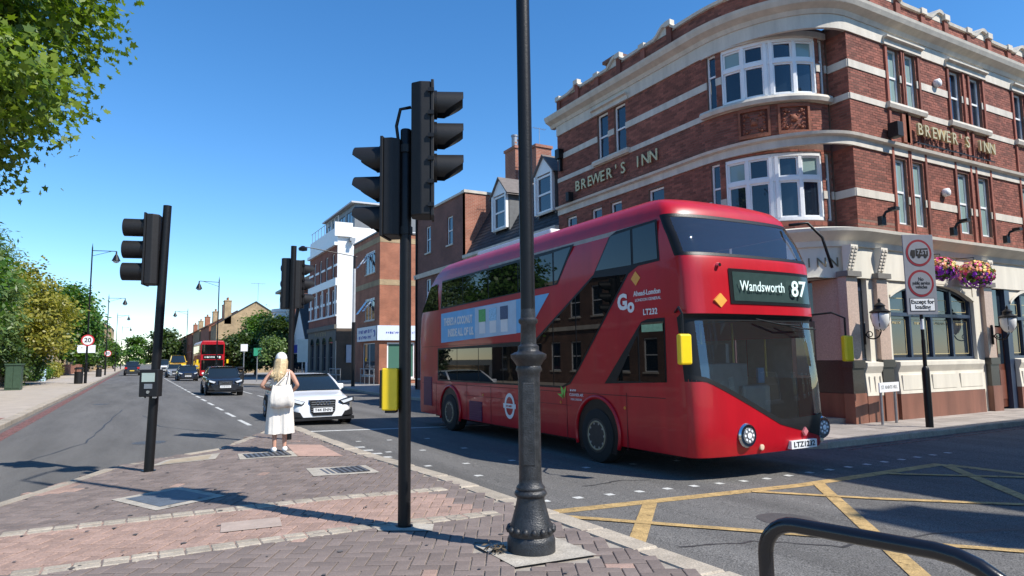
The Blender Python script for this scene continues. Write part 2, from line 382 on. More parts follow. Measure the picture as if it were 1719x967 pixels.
for k in range(7): paint('crossing_bar', WHT, (3.72, 13.6-k*.55), (4.12, 13.55-k*.55), .16, .004)
y = 19.5
while y < 150: paint('centre_dash', WHT, (2.75, y), (2.72, y+2.0), .12, .004); y += 3.3
y = 22.
while y < 120: paint('lane_dash', WHT, (5.7, y), (5.7, y+4), .1, .004); y += 6
paint('red_route_line', REDL, (-2.72, 8), (-2.72, 150), .3, .004)
for k in range(5): paint('crossing_bar', WHT, (-2.0-k*.12, 11.6-k*.5), (-1.65-k*.12, 11.8-k*.5), .1, .004)
for yy in (8.72, 8.5): paint('red_route_line', REDL, (12.3, yy), (40, yy), .08, .004)
TAR = mat('tar_seal', (.035, .034, .034), .6, .3, 8, .3)
for pts in ([(4.5, 4.9), (5.3, 4.7), (5.9, 4.2), (7.2, 4.1), (8.8, 3.6)], [(-1.8, 14), (-.9, 17.2), (-.7, 22), (-.3, 30)], [(1.9, 17.6), (.6, 20.5), (.2, 26)], [(5.5, 7.9), (6.3, 8.05), (6.9, 7.95)]):
    q = []
    for a, b in zip(pts, pts[1:]):
        for k in range(6): q.append((a[0]+(b[0]-a[0])*k/6+random.uniform(-.04, .04), a[1]+(b[1]-a[1])*k/6+random.uniform(-.04, .04)))
    mb = MB()
    for a, b in zip(q, q[1:]): stripe(mb, a, b, random.uniform(.02, .045), .0025)
    mb.build('sealed_crack', TAR, road, kind='stuff')
for x, y in ((.3, 16.5), (6.4, 5.2), (-1.2, 33)):
    sheet(MB(), [(x+.33*math.cos(2*PI*k/20), y+.33*math.sin(2*PI*k/20)) for k in range(20)], .003).build('manhole_cover', mat('cast_iron_cover', (.07, .068, .066), .55, .3, 30, .4), road)
# left footway with kerb stones
lp = struct(slab(MB(), [(-9.2, -30), (-3.3, -30), (-3.3, 400), (-9.2, 400)], .12).build('pavement', PAVE))
def kerb_run(parent, pts, wd, ln, top, m=KERB, side=1, vary=.008):
    """kerb stones one by one along a line"""
    for p, q in zip(pts, pts[1:]):
        D = Vector((q[0]-p[0], q[1]-p[1])); L = D.length; d = D/L; nrm = Vector((-d.y, d.x))*side; n = max(1, round(L/ln))
        for k in range(n):
            a = Vector(p)+d*(L*k/n+.006); b = Vector(p)+d*(L*(k+1)/n-.006); t = top+random.uniform(-vary, vary)
            mb = MB(); c = [(a.x, a.y), (b.x, b.y), (b.x+nrm.x*wd, b.y+nrm.y*wd), (a.x+nrm.x*wd, a.y+nrm.y*wd)]
            e = .018
            ci = [(x+(sum(u for u, _ in c)/4-x)*.06, y+(sum(v for _, v in c)/4-y)*.06) for x, y in c]
            lo = [mb.p(x, y, gz(x)-.1) for x, y in c]; mi = [mb.p(x, y, gz(x)+t-e) for x, y in c]; hi = [mb.p(x, y, gz(x)+t) for x, y in ci]
            for A, B in ((lo, mi), (mi, hi)):
                for i in range(4): mb.face((A[i], A[(i+1) % 4], B[(i+1) % 4], B[i]))
            mb.face(hi); mb.build('kerb_stone', m, parent)
kerb_run(lp, [(-3.02, 14), (-3.02, 70)], .29, .95, .124, side=1)
MB().box(-3.31, -3.02, 70, 400, -.1, .122).build('kerb_stone', KERB, lp)
MB().box(-3.31, -3.02, -30, 14, -.1, .122).build('kerb_stone', KERB, lp)
sheet(MB(), [(-7.0, 14), (-3.35, 14), (-3.35, 25), (-7.0, 24)], .124).build('red_paving', mat('red_asphalt_paving', (.24, .125, .10), .9, .12, 2, .2, fine=.15), lp)
# right footway, along the terrace and round into the side street
rp_pts = [(11.7, 9.6), (12.2, 9.15), (60, 9.15), (60, 60), (40, 400), (6.8, 400), (6.8, 62), (7.6, 58), (10.5, 54.5), (12.2, 50), (12.2, 44), (11.7, 36)]
rp = struct(slab(MB(), rp_pts, .115).build('pavement', mat('grey_paving', (.25, .235, .215), .9, .15, 1.2, .2, fine=.15)))
kerb_run(rp, [(11.4, 36), (11.4, 9.7), (11.62, 9.18), (12.2, 8.86), (34, 8.86)], .3, .95, .118, side=1)
kerb_run(rp, [(6.5, 90), (6.5, 62), (7.3, 57.7), (10.3, 54.2), (11.9, 50), (11.9, 44), (11.4, 36)], .3, 2.0, .118, side=1)
SLABM = mat('paving_slab', (.30, .265, .235), .9, .12, 2.5, .2, island=.16, fine=.15)
for i in range(26):
    for j in range(3):
        x0, y0 = 11.75+i*.62, 9.17+j*.575
        if x0 < 12.2 and j == 0: continue
        MB().box(x0+.006, x0+.614, y0+.006, y0+.569, -.1, -.067+.006+random.uniform(-.003, .003)).build('paving_slab', SLABM, rp)
# the near island: herringbone block paving in bands, granite setts between
ISL = [(-5, -4), (-3.3, 3.5), (-2.0, 8.0), (-1.42, 9.7), (-.82, 11.0), (-.35, 12.1), (.15, 12.75), (1.4, 13.7), (2.5, 16.2), (3.0, 17.6), (3.22, 17.75), (3.38, 17.5), (3.38, 15.7), (3.42, 12.5), (3.5, 11.1), (3.72, 9.0), (3.78, 6.2), (3.8, 3.9), (3.8, -4)]
isl = struct(slab(MB(), ISL, .085).build('pavement_island', JOINT))
kerb_run(isl, ISL[10:18], .27, .9, .104, side=1)
kerb_run(isl, [(3.8, 3.9), (3.8, 1.2)], .27, .9, .104, side=1)
kerb_run(isl, ISL[1:11][::1], .16, .75, .100, side=-1)
LW = .118; ang = math.atan2(-.489, .872); ca, sa = math.cos(ang), math.sin(ang)
def loc2w(u, v): return (u*ca-v*sa, u*sa+v*ca)
pav = []
RNG = 150
for k in range(-RNG, RNG):
    for m_ in range(-60, 60):
        ox, oy = (k+2*m_)*LW, (k-2*m_)*LW
        if oy < 1.5 or oy > 19 or abs(ox) > 11: continue
        for (cx, cy, hx, hy) in ((ox+LW, oy+LW/2, LW, LW/2), (ox+LW/2, oy+2*LW, LW/2, LW)):
            X, Y = loc2w(cx, cy)
            if not inside((X, Y), ISL): continue
            if not in_view(X, Y, .1, 60): continue
            pav.append((X, Y, hx-.005, hy-.005))
pav.sort(key=lambda q: q[0]**2+q[1]**2)
def zone(X, Y): return RPAV if (6.52 < Y < 8.05 and X < 3.3) or (10.2 < Y < 11.6 and X < -.45-.2*(Y-9.8)) else DPAV
pm = {}
def paver_mesh(hx, hy, m):
    key = (round(hx, 3), round(hy, 3), m.name)
    if key not in pm:
        mb = MB(); e = .006
        R0 = [(-hx, -hy), (hx, -hy), (hx, hy), (-hx, hy)]; c = [(loc2w(*q)) for q in R0]; ci = [loc2w(x*(1-e/hx), y*(1-e/hy)) for x, y in R0]
        lo = [mb.p(x, y, -.03) for x, y in c]; mi = [mb.p(x, y, -.004) for x, y in c]; hi = [mb.p(x, y, 0) for x, y in ci]
        for A, B in ((lo, mi), (mi, hi)):
            for i in range(4): mb.face((A[i], A[(i+1) % 4], B[(i+1) % 4], B[i]))
        mb.face(hi); me = bpy.data.meshes.new('paver'); me.from_pydata(mb.v, [], mb.f); me.materials.append(m); pm[key] = me
    return pm[key]
seen = 0; rest = {DPAV: MB(), RPAV: MB()}
LAMP = (2.99, 5.05)
for X, Y, hx, hy in pav:
    if abs(X-LAMP[0]-.05) < .42 and abs(Y-LAMP[1]+.02) < .40: continue
    z = gz(X)+.1+random.uniform(-.0025, .0025); m = zone(X, Y)
    if random.random() < .004: m = RPAV
    me = paver_mesh(hx, hy, m)
    if seen < 300:
        o = link('paver', me, isl); o.location = (X, Y, z); seen += 1
    else:
        mb = rest[m]; n = len(mb.v)
        mb.v += [(v.co.x+X, v.co.y+Y, v.co.z+z) for v in me.vertices]
        for p in me.polygons: mb.f.append(tuple(n+i for i in p.vertices)); mb.m.append(0)
for m, mb in rest.items(): mb.build('paver_field', m, isl, kind='stuff')
def on_isl(pts, dz): return sheet(MB(), pts, dz)
for yb, x0, x1 in ((8.05, -2.1, 3.5), (6.5, -2.6, 3.45)):
    n = int((x1-x0)/.2)
    for k in range(n):
        for r in range(2):
            xa = x0+(x1-x0)*k/n+.004; xb = x0+(x1-x0)*(k+1)/n-.004; ya = yb-.11+r*.112
            if in_view(xa, ya, .1, 40):
                h = .1045+random.uniform(-.002, .004); e = .01
                mb = MB(); lo = [mb.p(x, y, gz(x)+.05) for x, y in ((xa, ya), (xb, ya), (xb, ya+.104), (xa, ya+.104))]; mi = [mb.p(x, y, gz(x)+h-.008) for x, y in ((xa, ya), (xb, ya), (xb, ya+.104), (xa, ya+.104))]
                hi = [mb.p(x, y, gz(x)+h) for x, y in ((xa+e, ya+e), (xb-e, ya+e), (xb-e, ya+.104-e), (xa+e, ya+.104-e))]
                for A, B in ((lo, mi), (mi, hi)):
                    for i in range(4): mb.face((A[i], A[(i+1) % 4], B[(i+1) % 4], B[i]))
                mb.face(hi); mb.build('sett', SETT, isl)
CONC = mat('pale_concrete_collar', (.37, .335, .28), .9, .2, 6, .3, fine=.2)
PINKC = mat('pink_concrete', (.40, .26, .205), .9, .15, 5, .2, fine=.15)
on_isl([(LAMP[0]-.36, LAMP[1]-.36), (LAMP[0]+.42, LAMP[1]-.36), (LAMP[0]+.42, LAMP[1]+.34), (LAMP[0]-.36, LAMP[1]+.34)], .107).build('concrete_collar', CONC, isl)
on_isl([(2.05, 6.28), (2.5, 6.05), (2.62, 6.3), (2.3, 6.5), (2.06, 6.45)], .1065).build('concrete_patch', CONC, isl)
on_isl([(2.45, 11.9), (3.15, 11.6), (3.2, 13.4), (2.6, 13.7)], .1055).build('pink_patch', PINKC, isl)
on_isl([(-.2, 9.35), (.25, 8.4), (1.0, 8.85), (.55, 9.8)], .1055).build('cover_frame', CONC, isl)
on_isl([(-.05, 9.3), (.29, 8.58), (.85, 8.9), (.52, 9.62)], .1085).build('inspection_cover', mat('blue_grey_cover', (.10, .115, .135), .6, .2, 12, .3), isl)
on_isl([(.25, 12.0), (1.2, 12.25), (1.35, 13.0), (.5, 12.6)], .1055).build('cover_frame', CONC, isl)
on_isl([(.4, 12.1), (1.1, 12.3), (1.2, 12.85), (.55, 12.52)], .1085).build('inspection_cover', mat('tan_cover', (.36, .29, .20), .8, .15, 8, .2), isl)
on_isl([(.75, 7.0), (1.3, 6.95), (1.35, 7.35), (.8, 7.4)], .1065).build('cover_frame', mat('buff_slab', (.38, .30, .25), .9, .12, 8, .2), isl)
for k, (gx, gy) in enumerate(((2.02, 12.3), (2.7, 10.05))):
    on_isl([(gx-.48, gy-.36), (gx+.46, gy-.42), (gx+.48, gy+.36), (gx-.42, gy+.4)], .1055).build('cover_frame', CONC, isl)
    gr = MB().box(gx-.36, gx+.36, gy-.27, gy+.27, .06, gz(gx)+.1075).build('drain_grating', mat('drain_dark', (.03, .03, .032), .8, .2, 20), isl)
    for q in range(9): MB().box(gx-.34+q*.08, gx-.30+q*.08, gy-.25, gy+.25, .06, gz(gx)+.113).build('grating_bar', mat('grating_iron', (.14, .14, .145), .5, .2, 20, metal=.4), gr)
gm = MB(); g_ = random.Random(11)
for _ in range(170):
    x, y, q = g_.uniform(-1.5, 3.4), g_.uniform(3.6, 13), g_.uniform(.008, .026)
    if inside((x, y), ISL): gm.poly([(x+q*math.cos(2*PI*k/8)*g_.uniform(.8, 1.2), y+q*math.sin(2*PI*k/8), gz(x)+.1085) for k in range(8)])
gm.build('gum_spots', mat('old_gum', (.10, .09, .085), .8, .5, 3), isl, kind='stuff')
# ------------------------------------------------------------------ the corner pub
def path_T(pts):
    """facade coordinate along a polyline (walked with the street on the right-hand side of travel)"""
    P = [Vector((x, y, 0)) for x, y in pts]; S = [0.]
    for a, b in zip(P, P[1:]): S.append(S[-1]+(b-a).length)
    segn = []
    for a, b in zip(P, P[1:]):
        d = (b-a).normalized(); segn.append(Vector((d.y, -d.x, 0)))
    vn = []
    for i in range(len(P)):
        if i == 0: n = segn[0]
        elif i == len(P)-1: n = segn[-1]
        else:
            n = segn[i-1]+segn[i]; n = n/(n.length**2)*2
        vn.append(n)
    def T(a, b, c):
        i = 0
        while i < len(S)-2 and a > S[i+1]: i += 1
        k = (a-S[i])/(S[i+1]-S[i]); q = P[i].lerp(P[i+1], k)
        n = vn[i].lerp(vn[i+1], min(max(k, 0), 1))
        if k < 0 or k > 1: n = vn[i] if k < 0 else vn[i+1]
        return Vector((q.x+n.x*b, q.y+n.y*b, c))
    return T, S
XL, YR = 14.6, 10.9
BC = (16.75, 14.1); BA, BB = 2.15, 2.6
bow = [(BC[0]-BA*math.cos(t), BC[1]-BB*math.sin(t)) for t in [PI/2*k/24 for k in range(25)]]
# travel: from the far end of the left facade towards the corner has the street on the right (-X side)
ZM = lambda c: c if c <= 5.05 else float(np.interp(c, [5.05, 5.2, 6.95, 7.05, 7.42, 8.0, 8.2, 9.75, 9.78, 10.3, 10.78, 11.42, 12.4], [5.05, 5.38, 7.3, 7.38, 7.74, 8.72, 8.92, 10.63, 10.66, 11.06, 11.53, 12.12, 13.1]))
def zmap(T): return lambda a, b, c: T(a, b, ZM(c))
TL, SLn = path_T([(XL, 22.1), (XL, 14.1)]); LL = SLn[-1]; TL = zmap(TL)
TB, SB = path_T(bow); LB = SB[-1]; TB = zmap(TB)
TR = zmap(FY(YR))                                   # right facade: a = world X, from 16.85
smooth = [(XL, 22.1), (XL, 14.3)]+[(16.9-(16.9-XL)*math.cos(PI/2*k/24), 14.3-(14.3-YR)*math.sin(PI/2*k/24)) for k in range(1, 25)]+[(33, YR)]
TS, SS = path_T(smooth); LS = SS[-1]; TS = zmap(TS)
pub = thing('corner_pub', 'three storey red brick corner pub with white stone bands and curved bay', 'pub', (16.6, 12.5, -.07))
PB = .0                                        # levels
Z0, ZG, ZF1, ZS2, ZC, ZP = -.1, 5.05, 7.3, 8.15, 10.4, 11.75
def facade(T, a0, a1, ops, da=None, zt=ZC-.3, zb=ZG, name='wall'):
    wl = wall(MB(T), a0, a1, zb, zt, ops, .16, da).build(name, MORT, pub)
    return wl
BANDS = [(5.75, 5.95), (7.05, 7.42), (8.0, 8.17), (8.85, 9.05)]
def band_ops(a0, a1): return [(a0-.1, a1+.1, z0, z1) for z0, z1 in BANDS]
W1, W2 = (5.2, 6.95), (8.2, 9.75)
Lw = [(2.7, 3.35), (3.7, 4.35)]
L_ops = [(a, b, *W2) for a, b in Lw]+[(a, b, 5.2, 6.85) for a, b in ((.55, 1.25), (2.2, 2.85), (3.35, 4.0), (5.4, 6.15))]
R_w = [(18.75, 19.3), (19.6, 20.15), (22.0, 22.65), (23.2, 23.85), (26.0, 26.65), (27.1, 27.75)]
R_ops = [(a, b, *W1) for a, b in R_w]+[(a, b, *W2) for a, b in R_w]
B_w = [(.18, .5), (.68, LB-.38), (LB-.26, LB-.06)]
B_ops = [(a, b, *q) for a, b in B_w for q in (W1, W2)]
near = []
for T, a0, a1, ops, da in ((TL, 0, LL, L_ops, None), (TB, 0, LB, B_ops, .12), (TR, 16.85, 32, R_ops, None)):
    wl = facade(T, a0, a1, ops, da)
    L = []
    for z0, z1 in ((ZG+.02, 5.75), (5.95, 7.05), (7.42, 8.0), (8.17, 8.85), (9.05, 9.78)): L += bricks(T, a0, a1, z0, z1, ops, zm=ZM)
    if T is TR:
        L.sort(key=lambda q: (q[0]**2+(q[2]-1.7)**2)); full = [q for q in L if q[1]-q[0] > .2][:300]; fs = set(full)
        me = bpy.data.meshes.new('brick'); q = brick_mesh(MB(lambda a, b, c: (a, -b, c)), [(0, .215, 0, .064)]); me.from_pydata(q.v, [], q.f); me.materials.append(PBRICK)
        for s, e, c, d in full:
            o = link('brick', me, wl); o.location = Vector((s, YR, ZM(c)))-ORG[pub]
        L = [q for q in L if q not in fs]
    brick_mesh(MB(T), L).build('brickwork', PBRICK, wl, kind='stuff')
    for i, (z0, z1) in enumerate(BANDS):
        if i == 1: continue
        # stone bands butt against the window reveals
        cuts = sorted((o[0], o[1]) for o in ops if o[2] < (z0+z1)/2 < o[3]); x = a0
        for l, r in cuts+[(a1, a1)]:
            if l-x > .05: sweep(MB(T), [(-.02, z0), (.03, z0), (.03, z1), (-.02, z1)], x, l, da or 5).build('stone_band', STONE, wl)
            x = r
# returns where the bay tucks in behind the right facade, roof and back of the building
ret = MB(); ret.poly([(16.85, YR, ZG), (16.85, 11.9, ZG), (16.85, 11.9, 11), (16.85, YR, 11)])
ret.build('wall', MORT, pub)
TRT = lambda a, b, c: Vector((16.85-b, a, ZM(c)))
brick_mesh(MB(TRT), sum([bricks(TRT, YR, 11.5, z0, z1, [], zm=ZM) for z0, z1 in ((ZG+.02, 5.75), (5.95, 7.05), (7.42, 8.0), (8.17, 8.85), (9.05, 9.78))], [])).build('brickwork', PBRICK, pub, kind='stuff')
for z0, z1 in (BANDS[0], BANDS[2], BANDS[3]): sweep(MB(TRT), [(-.02, z0), (.03, z0), (.03, z1), (-.02, z1)], YR, 11.5, 5).build('stone_band', STONE, pub)
MB().poly([(XL+.2, 22, 10.9), (XL+.2, 13.5, 10.9), (17, 11.2, 10.9), (32, 11.2, 10.9), (32, 22, 10.9)]).build('roof', LEAD, pub)
MB().box(XL+.05, 32, 22.0, 22.1, Z0, 12.0).build('party_wall', brickmat('stock_brick_dark', (.2, .075, .05), (.15, .06, .04), (.2, .15, .12)), pub)
MB().box(31.9, 32, 11, 22, Z0, 12.0).build('party_wall', MORT, pub)
MB().box(15.7, 16.9, 19.4, 20.2, 10.8, 13.2).box(15.6, 17.0, 19.3, 20.3, 13.2, 13.32).build('chimney', MT['stock_brick_dark'], pub)
# main cornice, first-floor cornice, ground-floor cornice, all run round the bay in one sweep
def cornice(name, prof, a0, a1, m=STONE, T=TS, da=.12): return sweep(MB(T), prof, a0, a1, da).build(name, m, pub)
cornice('frieze', [(-.05, 9.78), (.05, 9.78), (.05, 10.3), (-.05, 10.3)], 0, LS)
cornice('cornice', [(-.1, 10.3), (.08, 10.3), (.14, 10.42), (.34, 10.52), (.40, 10.64), (.42, 10.72), (.30, 10.76), (-.1, 10.78)], -.35, LS)
cornice('string_course', [(-.05, 7.05), (.05, 7.05), (.05, 7.26), (.16, 7.3), (.18, 7.38), (.03, 7.42), (-.05, 7.42)], 0, LS)
cornice('fascia_cornice', [(-.1, 4.55), (.12, 4.55), (.14, 4.7), (.30, 4.82), (.42, 4.92), (.44, 5.0), (.05, 5.07), (-.1, 5.07)], -.1, LS, CREAM)
cornice('fascia', [(-.12, 3.72), (.06, 3.72), (.06, 4.55), (-.12, 4.55)], 0, LS, CREAM)
# parapet of brick with a scrolled coping
par = wall(MB(TS), 0, LS, 10.78, 11.42, [], .1, .3).build('parapet', MORT, pub)
brick_mesh(MB(TS), bricks(TS, 0, LS, 10.79, 11.40, [], zm=ZM)).build('brickwork', PBRICK, par, kind='stuff')
def ztop(a):
    aa = a if a < LL else a-LL
    q = (aa % 2.6)/2.6; s = max(0, 1-abs(q-.5)*5.2)
    return 11.42+.30*math.sin(s*PI/2)**1.5*(1 if 1.3 < a < 7.2 or a > LS-16.8 else .25)
rings = []; cp = MB(TS); n = 200
for k in range(n+1):
    a = LS*k/n; z = ztop(a); rings.append([cp.p(a, b, c) for b, c in ((-.25, 11.38), (.0, 11.38), (.0, z-.03), (.08, z-.02), (.1, z+.07), (-.2, z+.1))])
for A, B in zip(rings, rings[1:]):
    for i in range(6): cp.face((A[i], B[i], B[(i+1) % 6], A[(i+1) % 6]))
cp.face(rings[0]); cp.face(rings[-1][::-1]); cp.build('coping', STONE, par)
for a in [q for q in np.arange(.2, 7.6, 1.3)]+[LS-16.2+1.3*k for k in range(12)]:
    MB(TS).box(a-.11, a+.11, 0, .07, 10.78, ztop(a)-.04).build('pier', PBRICK, par); MB(TS).box(a-.14, a+.14, -.06, .13, ztop(a)-.04, ztop(a)+.14).build('pier_cap', STONE, par)
# windows
for a, b, c, d in L_ops: window(pub, TL, a, b, c, d, rows=2, sill=False)
for a, b, c, d in R_ops: window(pub, TR, a, b, c, d, rows=2, glass=GLP if b < 21 or c < 6 else GL, sill=False)
for T, (s0, s1) in ((TL, (2.5, 4.55)), (TR, (18.5, 20.4)), (TR, (21.75, 24.1)), (TR, (25.8, 28.0))):
    sweep(MB(T), [(-.02, 8.02), (.12, 8.02), (.16, 8.12), (.14, 8.19), (-.02, 8.19)], s0, s1, 5).build('window_sill', STONE, pub)
    sweep(MB(T), [(-.02, 9.76), (.10, 9.76), (.10, 9.96), (.2, 10.0), (.2, 10.06), (-.02, 10.06)], s0, s1, 5).build('window_head', STONE, pub)
for a, b in R_w:
    for x in (a-.12, b+.12): MB(TR).box(x-.05, x+.05, .0, .06, ZG+.02, 9.76).build('brick_rib', PBRICK, pub)
def bay_window(z0, z1):
    a0, a1 = B_w[1]; m = (a1-a0)
    root = MB(TB); cuts = [0, .235, .47, .53, .765, 1.0]; fr = .075; rv = .1
    zt = z0+(z1-z0)*.62
    def bar(x, y, c, d, dep=.06): sweep(root, [(-rv-.04, c), (-rv+dep, c), (-rv+dep, d), (-rv-.04, d)], x, y, .1)
    bar(a0, a1, z0, z0+.09, .08); bar(a0, a1, z1-.09, z1, .08); bar(a0, a1, zt-.05, zt+.05, .07)
    for c in cuts: x = a0+m*c; bar(max(a0, x-fr*.6), min(a1, x+fr*.6), z0+.09, z1-.09, .09 if c not in (.235, .765) else .075)
    w_ = root.build('bay_window', WHITE, pub)
    for i in range(5):
        if i == 2:
            f = MB(TB); sweep(f, [(-rv-.04, z0+.09), (-rv+.05, z0+.09), (-rv+.05, z1-.09), (-rv-.04, z1-.09)], a0+m*.47, a0+m*.53, .1); f.build('mullion', WHITE, w_); continue
        x, y = a0+m*cuts[i]+fr*.6, a0+m*cuts[i+1]-fr*.6
        for c, d in ((z0+.09, zt-.05), (zt+.05, z1-.09)):
            s = .045; f = MB(TB)
            for (p, q, e, g) in ((x, x+s, c, d), (y-s, y, c, d), (x+s, y-s, c, c+s), (x+s, y-s, d-s, d)): sweep(f, [(-rv-.02, e), (-rv+.03, e), (-rv+.03, g), (-rv-.02, g)], p, q, .1)
            f.build('casement', WHITE, w_)
            q = MB(TB); k = 4
            for t in range(k):
                u, v = x+s+(y-x-2*s)*t/k, x+s+(y-x-2*s)*(t+1)/k; q.poly([(u, -rv, c+s), (v, -rv, c+s), (v, -rv, d-s), (u, -rv, d-s)])
            q.build('pane', GL if i in (1, 3) else GLP if c > zt else GL, w_)
for z0, z1 in (W1, W2):
    bay_window(z0, z1)
    for a, b in (B_w[0], B_w[2]): window(pub, TB, a, b, z0, z1, rev=.1, split=[.62], sill=False, fr=.05)
sweep(MB(TB), [(-.02, 8.02), (.16, 8.02), (.2, 8.12), (.16, 8.2), (-.02, 8.2)], 0, LB, .1).build('bay_sill', STONE, pub)
sweep(MB(TB), [(-.02, 9.74), (.06, 9.74), (.06, 9.95), (-.02, 9.95)], 0, LB, .1).build('bay_head', STONE, pub)
# terracotta relief panels between the bay windows (scrolls, shield, foliage)
for a0, a1 in ((1.15, 2.0), (2.2, 3.05)):
    fr = MB(TB)
    for (p, q, c, d) in ((a0, a0+.06, 7.46, 7.98), (a1-.06, a1, 7.46, 7.98), (a0+.06, a1-.06, 7.46, 7.52), (a0+.06, a1-.06, 7.92, 7.98)): sweep(fr, [(-.01, c), (.07, c), (.07, d), (-.01, d)], p, q, .1)
    pn = fr.build('relief_panel', TERRA, pub); am = (a0+a1)/2
    MB(TB).box(a0+.06, a1-.06, .0, .012, 7.52, 7.92).build('panel_ground', mat('terracotta_dark', (.10, .03, .018), .9, .2, 10), pn)
    sh = MB(); 
    for k in range(15):
        sh.k = 0
    sc = MB()
    def blob(cx, cz, r, e=.05):
        c = TB(cx, .015, cz); nn = (TB(cx, 1, cz)-TB(cx, 0, cz)).normalized(); tg = (TB(cx+.01, 0, cz)-TB(cx-.01, 0, cz)).normalized()
        rr = [[sc.p(*(c+tg*math.cos(t)*r*math.cos(p)+Vector((0, 0, 1))*math.sin(t)*r*math.cos(p)+nn*e*math.sin(p))) for t in [2*PI*k/10 for k in range(10)]] for p in (0, .6, 1.2)]
        for A, B in zip(rr, rr[1:]):
            for k in range(10): sc.face((A[k], A[(k+1) % 10], B[(k+1) % 10], B[k]))
        sc.face(rr[-1])
    blob(am, 7.73, .105, .06)
    for s in (-1, 1):
        for k in range(9):
            t = k/8; blob(am+s*(.15+.10*math.cos(t*5)+.02), 7.72+.13*math.sin(t*5.4), .035-.012*t, .05)
        for k in range(5): blob(am+s*(.27), 7.58+k*.07, .025, .04)
        blob(am+s*.2, 7.87, .05, .05); blob(am+s*.2, 7.57, .045, .05)
    sc.build('scrollwork', TERRA, pn, smooth=True, kind='stuff')
# raised name on both facades and cut into the curved fascia
for i, ch in enumerate("BREWER'S INN"):
    if ch != ' ':
        a = 1.45+i*.395; P = TL(a, .07, 7.72); text('letter', ch, .56, GOLD, pub, P, RNY, UPZ, .02, bold=.004)
        P = TR(19.85+i*.37, .16, 7.72); text('letter', ch, .50, GOLD, pub, P, RX, UPZ, .035, bold=.004)
        a = 8.1+i*.30; P = TS(a, .07, 4.12); rt = (TS(a+.05, 0, 0)-TS(a-.05, 0, 0)); text('letter', ch, .36, mat('bronze_letter', (.15, .12, .075), .5, .1, 8), pub, P, rt, UPZ, .012)
rl = MB(TR).box(19.2, 19.62, .0, .06, 7.47, 7.98).build('relief_panel', TERRA, pub)
lb = MB(TR)
for a in np.arange(19.8, 24.0, .5): lb.box(a, a+.02, 0, .15, 7.5, 7.53)
lb.box(19.7, 24.1, .13, .15, 7.48, 7.5); lb.build('letter_rail', BLK2, pub)
# ground floor: pilasters, arched windows, doors, plinth
def pilaster(T, a, wd=.5, m=PINK):
    p = MB(T).box(a-wd/2, a+wd/2, -.1, .14, 1.55, 3.72).build('pilaster', m, pub)
    MB(T).box(a-wd/2-.04, a+wd/2+.04, -.1, .2, 1.35, 1.55).build('pilaster_moulding', DGRAN, p)
    MB(T).box(a-wd/2-.01, a+wd/2+.01, -.1, .16, .7, 1.35).build('pilaster_block', DGRAN, p)
    MB(T).box(a-wd/2-.03, a+wd/2+.03, -.1, .19, Z0, .7).build('pilaster_base', BROWN, p)
    MB(T).box(a-wd/2-.06, a+wd/2+.06, -.1, .24, 3.72, 3.86).build('capital', mat('grey_stone', (.16, .15, .135), .7, .1, 8), p)
    cr = sweep(MB(T), [(.02, 3.86), (.10, 3.86), (.28, 4.45), (.28, 4.55), (.02, 4.55)], a-wd*.32, a+wd*.32, 1).build('console', CREAM, p)
    lf = MB(T)
    for k in range(7):
        z = 3.93+k*.085; b = .12+.16*(z-3.9)/.55
        for s in (-1, 1): lf.box(a+s*.07-.05, a+s*.07+.05, b-.03, b+.025, z, z+.06)
    lf.build('console_carving', STONE, cr)
def stall(T, a0, a1):
    s = sweep(MB(T), [(-.12, .62), (.16, .62), (.12, 1.2), (.2, 1.38), (.2, 1.48), (-.12, 1.52)], a0, a1, .5).build('stall_riser', CREAM, pub)
    n = 3
    for k in range(n): 
        x0 = a0+(a1-a0)*k/n+.12; x1 = a0+(a1-a0)*(k+1)/n-.12; MB(T).box(x0, x1, .10, .165, .72, 1.12).build('riser_panel', CREAM, s)
    sweep(MB(T), [(-.12, Z0), (.15, Z0), (.15, .62), (-.12, .62)], a0, a1, .5).build('plinth', BROWN, pub)
